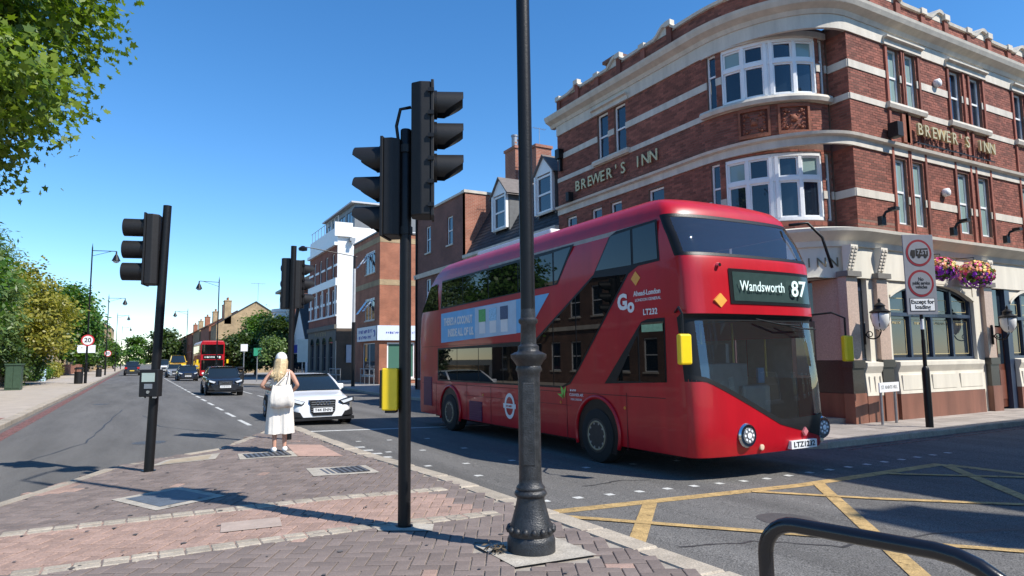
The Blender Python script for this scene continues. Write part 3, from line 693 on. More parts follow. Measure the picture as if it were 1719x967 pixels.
def arch_window(T, a0, a1, z0, zs, rise, n=4, name='shop_window', lit=GL):
    """wide arched pub window: spandrel wall above, navy frame, mullions, panes, gilt lines"""
    def zt(a): t = (a-a0)/(a1-a0)*2-1; return zs+rise*(1-abs(t)**2.6)
    k = 16; sp = MB(T); A = [a0+(a1-a0)*i/k for i in range(k+1)]
    for x, y in zip(A, A[1:]):
        sp.poly([(x, .0, zt(x)), (y, .0, zt(y)), (y, .0, 3.75), (x, .0, 3.75)]); sp.poly([(x, .0, zt(x)), (x, -.2, zt(x)), (y, -.2, zt(y)), (y, .0, zt(y))])
        sp.poly([(x, .05, zt(x)), (x, .05, zt(x)+.1), (y, .05, zt(y)+.1), (y, .05, zt(y))]); sp.poly([(x, .05, zt(x)), (y, .05, zt(y)), (y, 0, zt(y)), (x, 0, zt(x))])
    sp.build('spandrel', CREAM, pub)
    f = MB(T); ct = [a0+(a1-a0)*i/n for i in range(n+1)]; tr = z0+(zs-z0)*.74
    for c in ct: c2 = min(max(c, a0+.05), a1-.05); f.box(c2-.045, c2+.045, -.2, -.08, z0, zt(c2)-.0)
    f.box(a0, a1, -.2, -.07, z0, z0+.08); f.box(a0, a1, -.2, -.07, tr-.05, tr+.05)
    for x, y in zip(A, A[1:]): f.poly([(x, -.1, zt(x)-.09), (y, -.1, zt(y)-.09), (y, -.1, zt(y)+.02), (x, -.1, zt(x)+.02)])
    w_ = f.build(name, NAVY, pub)
    for i in range(n):
        x, y = ct[i]+.05, ct[i+1]-.05
        MB(T).poly([(x, -.16, z0+.08), (y, -.16, z0+.08), (y, -.16, tr-.05), (x, -.16, tr-.05)]).build('pane', lit, w_)
        q = MB(T); m2 = 5; U = [x+(y-x)*t/m2 for t in range(m2+1)]
        for u, v in zip(U, U[1:]): q.poly([(u, -.16, tr+.05), (v, -.16, tr+.05), (v, -.16, zt(v)-.05), (u, -.16, zt(u)-.05)])
        q.build('pane', lit, w_)
        g = MB(T)
        for z, zz in ((z0+.16, tr-.13), (tr+.12, zs+.02)):
            if zz-z < .1: continue
            for (p, q_, c, d) in ((x+.08, x+.1, z, zz), (y-.1, y-.08, z, zz), (x+.1, y-.1, z, z+.02), (x+.1, y-.1, zz-.02, zz)): g.box(p, q_, -.158, -.152, c, d)
        g.build('gilt_line', GOLD, w_)
        if i == 2 and n == 4: text('gilt_lettering', 'LOCAL ALES', .1, GOLD, w_, T((x+y)/2, -.15, z0+1.05), RX, UPZ, .002)
        else: marks('gilt_lettering', .42, .08, GOLD, w_, T((x+y)/2, -.15, z0+1.05), RX, UPZ, 8, i)
    return w_
# right facade bays
stall(TR, 18.0, 22.3); arch_window(TR, 18.0, 22.3, 1.52, 3.25, .42)
stall(TR, 16.55, 17.25)
MB(TR).poly([(16.55, -.12, 1.5), (17.25, -.12, 1.5), (17.25, -.12, 3.75), (16.55, -.12, 3.75)]).build('side_light', NAVY, pub)
MB(TR).poly([(16.65, -.115, 1.6), (17.0, -.115, 1.6), (17.0, -.115, 3.4), (16.65, -.115, 3.4)]).build('pane', GL, pub)
MB(TR).box(17.0, 17.3, -.12, .02, 1.5, 3.75).build('pier', CREAM, pub); MB(TR).box(17.85, 18.0, -.15, .02, 1.5, 3.72).build('pier', CREAM, pub); MB(TR).box(22.3, 22.72, -.15, .02, Z0, 3.72).build('pier', CREAM, pub)
for a in (16.2, 17.5, 22.95, 27.6): pilaster(TR, a, .46)
arch_window(TR, 24.5, 27.3, 1.52, 3.25, .42, 3); stall(TR, 24.5, 27.3)
MB(TR).box(23.2, 24.5, -.25, -.1, 2.55, 3.75).build('door_light', GL, pub)
dr = MB(TR).box(23.25, 24.2, -.22, -.12, 0, 2.5).build('pub_door', WOODR, pub)
for x0, x1 in ((23.35, 23.68), (23.78, 24.1)):
    MB(TR).box(x0, x1, -.13, -.1, .25, 1.15).build('door_panel', mat('red_brown_panel', (.16, .055, .035), .35, .1, 8), dr); MB(TR).box(x0, x1, -.13, -.11, 1.35, 2.3).build('door_glass', GL, dr)
MB(TR).box(24.2, 24.5, -.2, .02, Z0, 3.72).build('pier', NAVY, pub)
MB(TR).box(27.85, 31.9, -.1, .1, Z0, 3.72).build('rendered_bay', CREAM, pub)
# corner entrance, recessed and dark, with steps, double doors and side pilasters
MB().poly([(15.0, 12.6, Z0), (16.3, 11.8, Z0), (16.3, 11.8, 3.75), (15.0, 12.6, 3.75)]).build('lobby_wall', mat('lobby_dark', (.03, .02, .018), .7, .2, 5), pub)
MB().poly([(14.7, 12.9, 3.72), (16.6, 12.9, 3.72), (17.2, 11.3, 3.72), (15.4, 11.2, 3.72)]).build('lobby_soffit', CREAM, pub)
TE, SE = path_T([(14.95, 12.75), (16.25, 11.75)]); le = SE[-1]
ed = MB(TE).box(.1, le-.1, .0, .07, .05, 2.6).build('entrance_door', WOODR, pub)
for x0, x1 in ((.2, le/2-.05), (le/2+.05, le-.2)):
    MB(TE).box(x0+.05, x1-.05, .07, .09, .2, 1.0).build('door_panel', WOODR, ed); MB(TE).box(x0+.05, x1-.05, .07, .085, 1.15, 2.45).build('door_glass', GL, ed)
for k in range(3): MB(TE).box(.1+k*(le-.2)/3+.04, .1+(k+1)*(le-.2)/3-.04, .0, .06, 2.75, 3.65).build('fanlight_pane', GL, pub)
MB().prism([(14.55, 12.9), (14.75, 12.2), (15.35, 11.5), (16.1, 11.0), (16.35, 11.1), (16.3, 11.8), (15.0, 12.75)], 2, Z0-.1, .06).build('door_step', KERB, pub)
TP, _ = path_T([(XL, 13.2), (XL, 12.7)])
MB().box(16.05, 16.5, 10.95, 11.9, 1.55, 3.7).build('pilaster_return', PINK, pub); MB().box(16.04, 16.51, 10.94, 11.9, .7, 1.54).build('pilaster_return', DGRAN, pub); MB().box(16.03, 16.52, 10.93, 11.9, Z0, .69).build('pilaster_return', BROWN, pub)
MB().box(XL-.12, XL+.3, 12.75, 13.2, Z0, 3.72).build('pilaster', PINK, pub)
# ground floor on the main-road side (mostly behind the bus)
MB(TL).box(0, LL-.0, -.16, -.12, Z0, 3.75).build('shopfront_backing', GL, pub)
for a in (.3, 2.2, 4.1, 6.0, 7.75): MB(TL).box(a-.22, a+.22, -.12, .12, .62, 3.72).build('pilaster', PINK, pub)
sweep(MB(TL), [(-.12, Z0), (.15, Z0), (.15, .62), (-.12, .62)], 0, LL, 1).build('plinth', BROWN, pub); sweep(MB(TL), [(-.12, .62), (.1, .62), (.1, 1.45), (-.12, 1.5)], 0, LL, 1).build('stall_riser', CREAM, pub)
MB().box(XL, 16, 12.0, 12.02, 3.73, 3.74).build('soffit_trim', CREAM, pub)
# rainwater head, floodlights, vent caps
for T, a, z in ((TL, .3, 9.0),): MB(T).box(a-.14, a+.14, 0, .25, z-.15, z+.2).box(a-.06, a+.06, .02, .14, z-.6, z-.15).build('rainwater_head', BLACK, pub)
for i, a in enumerate((17.35, 20.85, 23.9)):
    f = tag(MB(TR).box(a-.1, a+.1, .3, .42, 5.09, 5.2).tube([TS(0, 0, 0)]*0 or [(a, .36, 5.15), (a+.05, .45, 5.3), (a+.16, .6, 5.36)], .035, 8).box(a+.06, a+.24, .5, .72, 5.32, 5.4).build('floodlight', BLK2), ['small black floodlight on the pub ledge beside the curved bay', 'small black floodlight on the pub ledge above the hanging basket', 'small black floodlight on the pub ledge nearest the right picture edge'][i], 'floodlight', 'floodlights on the pub ledge')
for i, z in enumerate((9.15, 6.25)):
    mb = MB(TR); c = TR(21.15, .1, z); q = MB().lathe([(.02, -.2), (.12, -.17), (.13, -.05), (.1, 0)], (21.15, 10.9, ZM(z)), 12, 1); tag(q.build('alarm_bell', WHITE, smooth=True), ('white round alarm box between second floor pub windows', 'white round alarm box between first floor pub windows')[i], 'alarm box')
tag(MB(TR).box(18.35, 18.62, .1, .4, 7.45, 7.7).build('wall_speaker', BLK2, bevel=.01), 'black box light beside the gold pub name on the sunlit facade', 'floodlight')
tag(MB(TL).box(1.0, 1.2, .1, .34, 6.9+.5, 7.12+.5).build('wall_speaker', BLK2, bevel=.01), 'small black floodlight below the pub name on the shaded facade', 'floodlight')
# wall lanterns
def lantern(a, label):
    r = thing('wall_lantern', label, 'lantern', TR(a, .16, 2.1), 'lanterns on the pub front')
    c = TR(a, .62, 2.55)
    br = MB().tube([TR(a, .17, 1.95), TR(a, .17, 2.55)], .03, 8).tube([TR(a, .18, 2.2)]+[Vector((a, YR-.4, 2.2))+Vector((0, -.2*math.sin(t), -.16*math.cos(t)+.05)) for t in np.linspace(-1.4, 1.4, 9)]+[c+Vector((0, 0, -.28))], .018, 8)
    br.tube([Vector((a, YR-.32, 2.2))+Vector((0, .1*math.cos(t)*(1-t/9), .1*math.sin(t)*(1-t/9))) for t in np.linspace(0, 7, 20)], .013, 6).build('bracket', BLACK, r, smooth=True)
    MB().lathe([(.05, -.25), (.13, -.2), (.2, -.05), (.215, .12), (.2, .2)], c, 16).build('globe', mat('opal_glass', (.72, .72, .70), .25, .04, 4), r, smooth=True)
    MB().lathe([(.24, .2), (.25, .225), (.13, .30), (.12, .36), (.14, .38), (.06, .45), (.03, .47), (.035, .52), (.005, .58)], c, 16).build('cap', BLACK, r, smooth=True, angle=40)
    fb = MB()
    for k in range(4): t = PI/2*k+.4; fb.tube([c+Vector((.222*math.cos(t), .222*math.sin(t), .2)), c+Vector((.225*math.cos(t), .225*math.sin(t), .1)), c+Vector((.17*math.cos(t), .17*math.sin(t), -.13)), c+Vector((.05*math.cos(t), .05*math.sin(t), -.27))], .009, 6)
    fb.build('cage_bar', BLACK, r)
lantern(16.55, 'black lantern with white globe beside the corner entrance')
lantern(22.95, 'black lantern with white globe beside the pub side door')
# hanging flower baskets
FLW = [mat('petal_%d' % i, c, .6, .2, 20, island=.25) for i, c in enumerate([(.70, .03, .22), (.78, .28, .07), (.36, .04, .55), (.78, .62, .16), (.75, .25, .25)])]
LEAF0 = leafmat('basket_leaf', (.05, .10, .02), (.12, .18, .04))
def flowers(name, c, r, label, seed):
    g = random.Random(seed); root = thing(name, label, 'flower basket', (c[0], c[1], c[2]-.3), 'hanging baskets on the pub')
    MB().lathe([(.02, -.28), (.14, -.2), (.2, -.02)], c, 14).build('basket', mat('coir', (.06, .04, .025), .95, .3, 20), root)
    MB().tube([(c[0], c[1], c[2]+.1), (c[0], c[1], 4.5), (c[0], YR-.05, 4.52)], .012, 6).build('hanger', BLACK, root)
    def cloud(n, R, sz, zlo, zhi):
        mb = MB()
        for _ in range(n):
            th, ph = g.uniform(0, 2*PI), g.uniform(zlo, zhi); q = Vector((math.cos(th)*math.cos(ph), math.sin(th)*math.cos(ph), math.sin(ph))); p = Vector(c)+Vector((q.x*R, q.y*R*.7, q.z*R*.62))*g.uniform(.75, 1.05)
            t = q.orthogonal().normalized(); u = q.cross(t); k = 5; s = sz*g.uniform(.7, 1.2)
            mb.poly([tuple(p+(t*math.cos(2*PI*i/10)+u*math.sin(2*PI*i/10))*s*(1 if i % 2 == 0 else .62)+q*g.uniform(-.01, .02)) for i in range(10)])
        return mb
    cloud(520, r*.93, .055, -.9, 1.5).build('foliage', LEAF0, root)
    for i, (lo, hi) in enumerate([(-.5, 1.5), (-.1, 1.5), (-1.2, .0), (.2, 1.5), (-.4, 1.2)]): cloud(85, r*1.04, .06, lo, hi).build('blossom', FLW[i], root)
flowers('hanging_basket', (21.45, YR-.55, 3.98), .62, 'large hanging basket of orange, pink and purple flowers on the pub', 3)
flowers('hanging_basket', (19.75, YR-.5, 4.05), .52, 'hanging basket of pink and yellow flowers partly behind the round signs', 5)
# ------------------------------------------------------------------ other buildings
BR_DK = brickmat('dark_red_brick', (.20, .07, .048), (.155, .055, .04), (.17, .12, .095))
BR_OR = brickmat('orange_brick', (.36, .12, .06), (.30, .095, .048), (.30, .19, .13))
BR_YL = brickmat('yellow_stock_brick', (.40, .28, .145), (.33, .225, .115), (.34, .28, .2))
BR_BK = brickmat('bank_red_brick', (.27, .075, .045), (.22, .06, .04), (.22, .14, .1))
POT = mat('chimney_pot', (.38, .17, .09), .8, .15, 8)
def chimney(parent, x, y, z0, z1, sx, sy, m, pots=3, along=0):
    c = MB().box(x-sx, x+sx, y-sy, y+sy, z0, z1).box(x-sx-.06, x+sx+.06, y-sy-.06, y+sy+.06, z1, z1+.14).build('chimney', m, parent)
    for k in range(pots):
        t = (k+.5)/pots*2-1; px, py = (x+t*sx, y) if along == 0 else (x, y+t*sy)
        MB().lathe([(.13, z1+.14), (.11, z1+.5), (.14, z1+.52), (.14, z1+.6)], (px, py, 0), 10).build('chimney_pot', POT, c)
    return c
# slate mansard house with two dormers next to the pub
mh = thing('mansard_house', 'low house with black slate mansard roof and two white dormers beside pub', 'house', (15.5, 26.4, -.07))
y0, y1 = 22.12, 30.9
wl = wall(MB(FX(XL)), y0, y1, -.1, 6.6, [(y0+.9+k*2.1, y0+1.7+k*2.1, 4.6, 6.1) for k in range(4)]+[(y0+.5, y1-.5, .6, 3.2)], .15).build('wall', BR_DK, mh)
for k in range(4): window(mh, FX(XL), y0+.9+k*2.1, y0+1.7+k*2.1, 4.6, 6.1)
window(mh, FX(XL), y0+.5, y1-.5, .6, 3.2, cols=5, rows=1)
sweep(MB(FX(XL)), [(-.1, 6.6), (.05, 6.6), (.05, 6.75), (.2, 6.85), (.2, 7.0), (-.1, 7.02)], y0, y1, 20).build('gutter_cornice', STONE, mh)
for k in range(14): MB(FX(XL)).box(y0+.3+k*.62, y0+.42+k*.62, .05, .14, 6.62, 6.84).build('cornice_bracket', STONE, mh)
def slates(parent, name, P0, U_, V_, lu, lv, skip=None, sw=.32, sh=.22):
    """overlapping slates on an inclined plane"""
    mb = MB(); P0, U_, V_ = Vector(P0), Vector(U_).normalized(), Vector(V_).normalized(); Nn = U_.cross(V_); Nn = Nn if Nn.x < 0 or (abs(Nn.x) < .01 and Nn.z > 0) else -Nn
    n = int(lv/sh)
    for r in range(n):
        u = -(sw/2 if r % 2 else 0)
        while u < lu:
            a, b = max(u, 0)+.004, min(u+sw, lu)-.004; c = r*sh; d = c+sh*1.1
            if b-a > .03: mb.poly([tuple(P0+U_*a+V_*c+Nn*.022), tuple(P0+U_*b+V_*c+Nn*.022), tuple(P0+U_*b+V_*d+Nn*.004), tuple(P0+U_*a+V_*d+Nn*.004)]); mb.poly([tuple(P0+U_*a+V_*c+Nn*.022), tuple(P0+U_*b+V_*c+Nn*.022), tuple(P0+U_*b+V_*c), tuple(P0+U_*a+V_*c)])
            u += sw
    return mb.build(name, SLATE, parent, kind='stuff')
rf = MB(); rf.poly([(XL, y0, 7.0), (XL, y1, 7.0), (16.4, y1, 10.05), (16.4, y0, 10.05)]); rf.poly([(16.4, y0, 10.05), (16.4, y1, 10.05), (21, y1, 10.5), (21, y0, 10.5)]); rf.poly([(21, y0, 10.5), (21, y1, 10.5), (21, y1, 0), (21, y0, 0)])
rf = rf.build('roof', SLATE, mh); dv = Vector((16.4-XL, 0, 3.05))
slates(rf, 'slate_course', (XL, y0, 7.0), (0, 1, 0), dv, y1-y0, dv.length)
for yc in (27.55, 23.55):
    T = FX(XL+.28); w0, w1 = yc-.72, yc+.72
    dm = MB().box(XL+.34, 17.2, w0-.02, w0+.1, 7.7, 9.55).build('dormer_cheek', LEAD, rf); MB().box(XL+.34, 17.2, w1-.1, w1+.02, 7.7, 9.55).build('dormer_cheek', LEAD, rf)
    window(mh, T, w0+.1, w1-.1, 7.85, 9.45, rev=.02, cols=1, rows=2, fr=.09, glass=GLP if False else GL, sill=True)
    pd = MB(); pd.prism([(w0-.1, 9.5), (w1+.1, 9.5), (yc, 10.25)], 0, XL+.22, XL+.34); pd.build('dormer_pediment', WHITE, mh)
    rr = MB(); e = .06
    rr.poly([(XL+.12, w0-.2, 9.42), (XL+.12, yc, 10.36), (18, yc, 10.36), (18, w0-.2, 9.42)]); rr.poly([(XL+.12, w1+.2, 9.42), (18, w1+.2, 9.42), (18, yc, 10.36), (XL+.12, yc, 10.36)])
    rr.poly([(XL+.12, w0-.2, 9.34), (18, w0-.2, 9.34), (18, yc, 10.28), (XL+.12, yc, 10.28)]); rr.poly([(XL+.12, w1+.2, 9.34), (XL+.12, yc, 10.28), (18, yc, 10.28), (18, w1+.2, 9.34)])
    rr.poly([(XL+.12, w0-.2, 9.34), (XL+.12, yc, 10.28), (XL+.12, yc, 10.36), (XL+.12, w0-.2, 9.42)]); rr.poly([(XL+.12, w1+.2, 9.34), (XL+.12, w1+.2, 9.42), (XL+.12, yc, 10.36), (XL+.12, yc, 10.28)])
    rr.build('dormer_roof', mat('dormer_tile', (.15, .13, .12), .85, .2, 6, .3), mh)
    [MB().box(XL+.16, XL+.3, q_, q_+.12, 7.8, 9.5).build('dormer_post', WHITE, mh) for q_ in (w0, w1-.12)]
# three storey dark brick house after it
bh = thing('brick_house', 'tall plain dark brick house with narrow white sash windows beyond mansard roof', 'house', (15.5, 34.4, -.07))
y0, y1 = 30.92, 38.0
ops = [(y, y+.75, z, z+1.55) for y in (32.5, 35.6) for z in (7.9, 4.8)]+[(31.5, 37.4, .6, 3.0)]
wall(MB(FX(XL)), y0, y1, -.1, 10.35, ops, .14).build('wall', BR_DK, bh)
for o in ops[:4]: window(bh, FX(XL), *o, rev=.1)
window(bh, FX(XL), *ops[4], cols=4, rows=1)
MB().box(XL, 20, y0, y0+.3, 5, 10.34).build('side_wall', brickmat('party_brick', (.36, .13, .08), (.30, .10, .06), (.38, .27, .2)), bh); MB().box(XL, 20, y1-.3, y1, -.1, 10.34).build('side_wall', BR_DK, bh)
MB().box(XL-.08, 20.1, y0-.06, y0+.36, 10.35, 10.5).box(XL-.08, XL+.3, y0+.36, y1+.05, 10.35, 10.47).build('coping', STONE, bh); MB().poly([(XL, y0, 10.2), (XL, y1, 10.2), (20, y1, 10.2), (20, y0, 10.2)]).build('roof', LEAD, bh)
sweep(MB(FX(XL)), [(-.05, 6.5), (.1, 6.5), (.16, 6.75), (-.05, 6.8)], y0, y1, 20).build('string_course', STONE, bh)
chimney(mh, 17.2, 29.9, 9.5, 12.6, .45, .55, brickmat('chimney_brick', (.34, .12, .07), (.28, .09, .055), (.34, .25, .19)), 2, 1); chimney(mh, 17.4, 28.1, 9.5, 12.2, .45, .5, MT['chimney_brick'], 0)
tag(MB().lathe([(.16, 12.7), (.16, 13.5), (.19, 13.52), (.19, 13.6)], (17.2, 30.2, 0), 14).build('flue_cowl', GREY), 'grey metal flue pipe standing on the brick chimney', 'flue')
# orange brick block with open casements and an estate agent's sign
ob = thing('orange_brick_block', 'orange brick corner block with open white casements over a lettings shop', 'building', (19, 52, -.07))
X1, YA, YB = 15.6, 48.0, 55.0
ops = [(49.2, 51.6, z, z+1.7) for z in (8.4, 4.75)]+[(49.0, 52.2, .5, 3.0)]
wall(MB(FX(X1)), YA, YB, -.1, 11.3, ops, .12).build('wall', BR_OR, ob)
opsf = [(16.2, 18.4, .3, 3.0)]
wall(MB(FY(YA)), X1, 24, -.1, 11.3, opsf, .12).build('wall', BR_OR, ob)
for T, a0, a1 in ((FX(X1), YA, YB), (FY(YA), X1, 24)):
    for z in (7.3, 10.55): sweep(MB(T), [(-.02, z), (.02, z), (.02, z+.42), (-.02, z+.42)], a0, a1, 20).build('buff_band', BR_YL, ob)
for o in ops[:2]:
    wn_ = window(ob, FX(X1), *o, cols=3, rows=1, rev=.05)
    z = o[2]
    for yy, s in ((51.5, 1), (50.0, -1)):
        q = MB(); c0 = Vector((X1-.02, yy, z+1.55)); d1 = Vector((-.75, .05*s, -1.05 if s > 0 else -.9)); ln = .62
        def P(u, v): return c0+Vector((0, -ln*u, 0))+d1*v
        for (u0, u1, v0, v1) in ((0, .1, 0, 1), (.9, 1, 0, 1), (.1, .9, 0, .08), (.1, .9, .92, 1)): q.poly([tuple(P(u0, v0)), tuple(P(u1, v0)), tuple(P(u1, v1)), tuple(P(u0, v1))])
        cs = q.build('open_casement', WHITE, wn_); MB().poly([tuple(P(.1, .08)), tuple(P(.9, .08)), tuple(P(.9, .92)), tuple(P(.1, .92))]).build('pane', glassmat('casement_glass', (.35, .45, .52), 1.6, .05), cs)
window(ob, FX(X1), *ops[2], cols=2, rows=1, glass=GL); window(ob, FY(YA), *opsf[0], cols=1, rows=1, glass=glassmat('shop_glass', (.07, .16, .12), 1.6), fr=.12)
MB().poly([(X1, YA, 11.2), (24, YA, 11.2), (24, YB, 11.2), (X1, YB, 11.2)]).build('roof', LEAD, ob); MB().box(X1-.08, 24, YA-.08, YA+.1, 11.3, 11.42).box(X1-.08, X1+.1, YA+.1, YB, 11.3, 11.42).build('coping', LEAD, ob)
sg = thing('shop_sign', 'white lettings shop fascia with blue lettering on the orange brick block', 'sign', (X1, 49, 3.2))
BLU = mat('sign_blue', (.03, .05, .32), .5, .05, 8)
MB().box(X1-.22, X1-.02, YA-.2, 53, 3.15, 4.25).build('front_board', SIGNW, sg); MB().box(X1-.22, 19.4, YA-.22, YA-.02, 3.15, 4.25).build('side_board', mat('sign_pale_blue', (.60, .66, .76), .5, .05, 8), sg)
marks('lettering', 3.6, .28, BLU, sg, (X1-.225, 50.7, 3.9), RNY, UPZ, 13, 1); marks('lettering', 3.3, .26, BLU, sg, (X1-.225, 50.8, 3.45), RNY, UPZ, 12, 2)
marks('lettering', .75, .14, BLU, sg, (17.5, YA-.225, 3.97), RX, UPZ, 5, 3); marks('lettering', 2.9, .17, BLU, sg, (17.5, YA-.225, 3.72), RX, UPZ, 20, 4); marks('lettering', .65, .13, BLU, sg, (17.5, YA-.225, 3.46), RX, UPZ, 5, 5)
MB().lathe([(.26, -.01), (.26, .01)], (X1-.225, 48.55, 3.7), 20, 0).build('badge', BLU, sg); MB().lathe([(.17, -.012), (.17, .012)], (X1-.235, 48.62, 3.66), 18, 0).build('badge_centre', SIGNW, sg)
# former bank: red brick and white bands in front, whitewashed flank
bk = thing('old_bank', 'old brick bank with white bands, arched ground floor and whitewashed side wall', 'building', (19, 66, -.07))
X2, YA, YB = 15.6, 60.3, 71.5
ops = [(YA+1+k*2.45, YA+2.0+k*2.45, z, z+2.3) for k in range(4) for z in (5.9, 9.3)]
wall(MB(FX(X2)), YA, YB, 4.9, 12.2, ops, .18).build('wall', BR_BK, bk)
for o in ops: window(bk, FX(X2), *o, rev=.14, fr=.09, sill=False)
gops = [(YA+1.0+k*2.5, YA+2.5+k*2.5, .7, 3.3) for k in range(4)]
DST = mat('grey_stone_front', (.13, .12, .10), .8, .15, 2, .15); gw = wall(MB(FX(X2-.05)), YA, YB, -.1, 4.9, gops, .25).build('ground_floor', DST, bk)
for o in gops:
    window(bk, FX(X2-.05), *o, rev=.2, cols=2, rows=2, m=NAVY, sill=False)
    am = (o[0]+o[1])/2; r = (o[1]-o[0])/2; ar = MB(FX(X2-.05))
    ar.prism([(r*math.cos(t), r*math.sin(t)*.9) for t in np.linspace(0, PI, 13)], 0, 0, 1) if False else None
    pts = [(am+r*math.cos(t), 3.3+r*.8*math.sin(t)) for t in np.linspace(0, PI, 13)]
    MB(FX(X2-.05)).poly([(a, .012, z) for a, z in pts]).build('arch_light', GL, bk)
    sw = MB(FX(X2-.05)); 
    for (a, z), (b, y_) in zip(pts, pts[1:]): sw.poly([(a, .03, z), (b, .03, y_), (am+(b-am)*1.15, .03, 3.3+(y_-3.3)*1.15), (am+(a-am)*1.15, .03, 3.3+(z-3.3)*1.15)])
    sw.build('arch_moulding', DST, bk)
for z0, z1, pr in ((4.55, 4.95, .2), (5.7, 5.85, .1), (6.9, 7.15, .05), (8.5, 9.2, .15), (10.3, 10.5, .05), (12.2, 12.5, .3)):
    cuts = sorted((o[0], o[1]) for o in ops if o[2] < (z0+z1)/2 < o[3]); x = YA
    for l, r in cuts+[(YB, YB)]:
        if l-x > .05: sweep(MB(FX(X2)), [(-.02, z0), (pr, z0), (pr, z1), (-.02, z1)], x, l, 20).build('stone_band', DST if z0 < 5 else WHITE, bk)
        x = r
for k in range(5):
    a = YA+.35+k*2.45; q = MB(FX(X2)).box(a-.12, a+.12, 0, .12, 5.85, 8.5).lathe([(.2, 8.1), (.12, 8.5)], (X2-.12, a, 0), 8) if False else MB(FX(X2)).box(a-.12, a+.12, 0, .1, 5.85, 8.5)
    q.build('pilaster', WHITE, bk)
marks('lettering', 4.6, .42, mat('dull_gilt', (.22, .18, .10), .6, .1, 8), bk, (X2-.07, 66, 4.25), RNY, UPZ, 9, 6)
WHW = mat('whitewashed_brick', (.76, .76, .75), .8, .06, 1.2, .1)
wall(MB(FX(X2)), YA, YB, 12.5, 14.0, [], .1).build('parapet', WHITE, bk)
MB().box(X2-.35, 16.9, YA-.3, YA, 13.0, 14.3).build('parapet_return', WHITE, bk)
wall(MB(FY(YA)), X2, 26, 4.6, 14.0, [], .1).build('side_wall', WHW, bk); wall(MB(FY(YA-.02)), X2, 26, -.1, 4.6, [], .1).build('side_wall_base', mat('brown_painted_brick', (.085, .058, .04), .75, .2, 2, .15), bk)
MB().poly([(X2, YA, 13.9), (26, YA, 13.9), (26, YB, 13.9), (X2, YB, 13.9)]).build('roof', LEAD, bk)
ph = wall(MB(FX(X2+1.6)), YA+.2, YB, 13.9, 16.3, [(YA+1+k*2.6, YA+3+k*2.6, 14.2, 15.8) for k in range(4)], .1).build('penthouse', mat('grey_cladding', (.16, .17, .18), .5, .1, 3), bk)
wall(MB(FY(YA+.2)), X2+1.6, 26, 13.9, 16.3, [], .1).build('penthouse_side', MT['grey_cladding'], ph); MB().box(X2+1.2, 26, YA-.1, YB, 16.3, 16.45).build('penthouse_roof', mat('pale_roof_edge', (.5, .5, .5), .5, .05, 3), ph)
for k in range(4): window(bk, FX(X2+1.6), YA+1+k*2.6, YA+3+k*2.6, 14.2, 15.8, cols=2, rows=1, rev=.05, m=LEAD, sill=False)
rl = MB()
for k in range(9): rl.tube([(X2+.1, YA+.3+k*1.3, 14.0), (X2+.1, YA+.3+k*1.3, 15.0)], .025, 6)
rl.tube([(X2+.1, YA+.3, 15.0), (X2+.1, YB, 15.0)], .03, 6); rl.build('roof_railing', GREY, bk)
tag(MB().box(16.5, 17.4, YA-.15, YA-.04, 1.5, 3.1).build('notice_board', mat('pale_grey_sign', (.42, .45, .52), .5, .08, 5)), 'pale grey notice board on the dark base of the bank', 'notice board')
tag(MB().box(16.6, 17.1, YA-.5, YA-.05, 12.6, 12.9).box(16.7, 17.0, YA-.62, YA-.5, 12.35, 12.62).build('wall_lamp', GREY), 'grey floodlight high on the white side wall of the bank', 'floodlight')
# ramp with handrails by the bank
for i, (xx, yy) in enumerate(((13.6, 54.5), (14.9, 50.3))):
    r = thing('handrail', ('pale metal handrail on the ramp beside the street lamp', 'pale metal handrail beside the lettings shop window')[i], 'handrail', (xx, yy, -.07))
    for k in range(4): MB().tube([(xx, yy-k*1.1, -.07), (xx, yy-k*1.1, 1.05)], .03, 8).build('post', GREY, r)
    for z in (1.05, .6): MB().tube([(xx, yy+.1, z), (xx, yy-3.4, z)], .028, 8).build('rail', GREY, r)
# pale bay-fronted house, gabled shop
vh = thing('white_bay_house', 'tall white painted house with curved bay and black gutter beyond the bank', 'house', (17, 84, -.07))
ops = [(81.6+k*2.2, 82.7+k*2.2, z, z+1.7) for k in range(3) for z in (4.4, 7.6)]
wall(MB(FX(15.6)), 80.8, 88.4, -.1, 10.2, ops, .12).build('wall', CREAM, vh)
for o in ops: window(vh, FX(15.6), *o, rev=.1)
wall(MB(FY(80.8)), 15.6, 24, -.1, 10.2, [], .1).build('side_wall', BR_DK, vh); MB().box(15.1, 24, 80.4, 88.8, 10.2, 10.5).build('eaves', BLACK, vh); MB().prism([(15.1, 10.5), (24, 10.5), (19.5, 13)], 1, 80.5, 88.7).build('roof', SLATE, vh)
bq = MB().lathe([(1.35, 3.4), (1.35, 7.6), (1.5, 7.65), (1.5, 8.0), (1.3, 8.05)], (15.6, 85.2, 0), 20).build('bay', WHITE, vh, smooth=True, angle=35)
for k in range(5):
    t = PI/2+PI*(k+.5)/5; c = Vector((15.6+1.36*math.cos(t), 85.2+1.36*math.sin(t), 0)); dd = Vector((-math.sin(t), math.cos(t), 0))
    MB().poly([tuple(c+dd*-.3+Vector((0, 0, 4.6))), tuple(c+dd*.3+Vector((0, 0, 4.6))), tuple(c+dd*.3+Vector((0, 0, 6.6))), tuple(c+dd*-.3+Vector((0, 0, 6.6)))]).build('pane', GL, bq)
gs = thing('gabled_shop', 'small shop with steep white gable and blue sign beside the bank', 'shop', (16, 76, -.07))
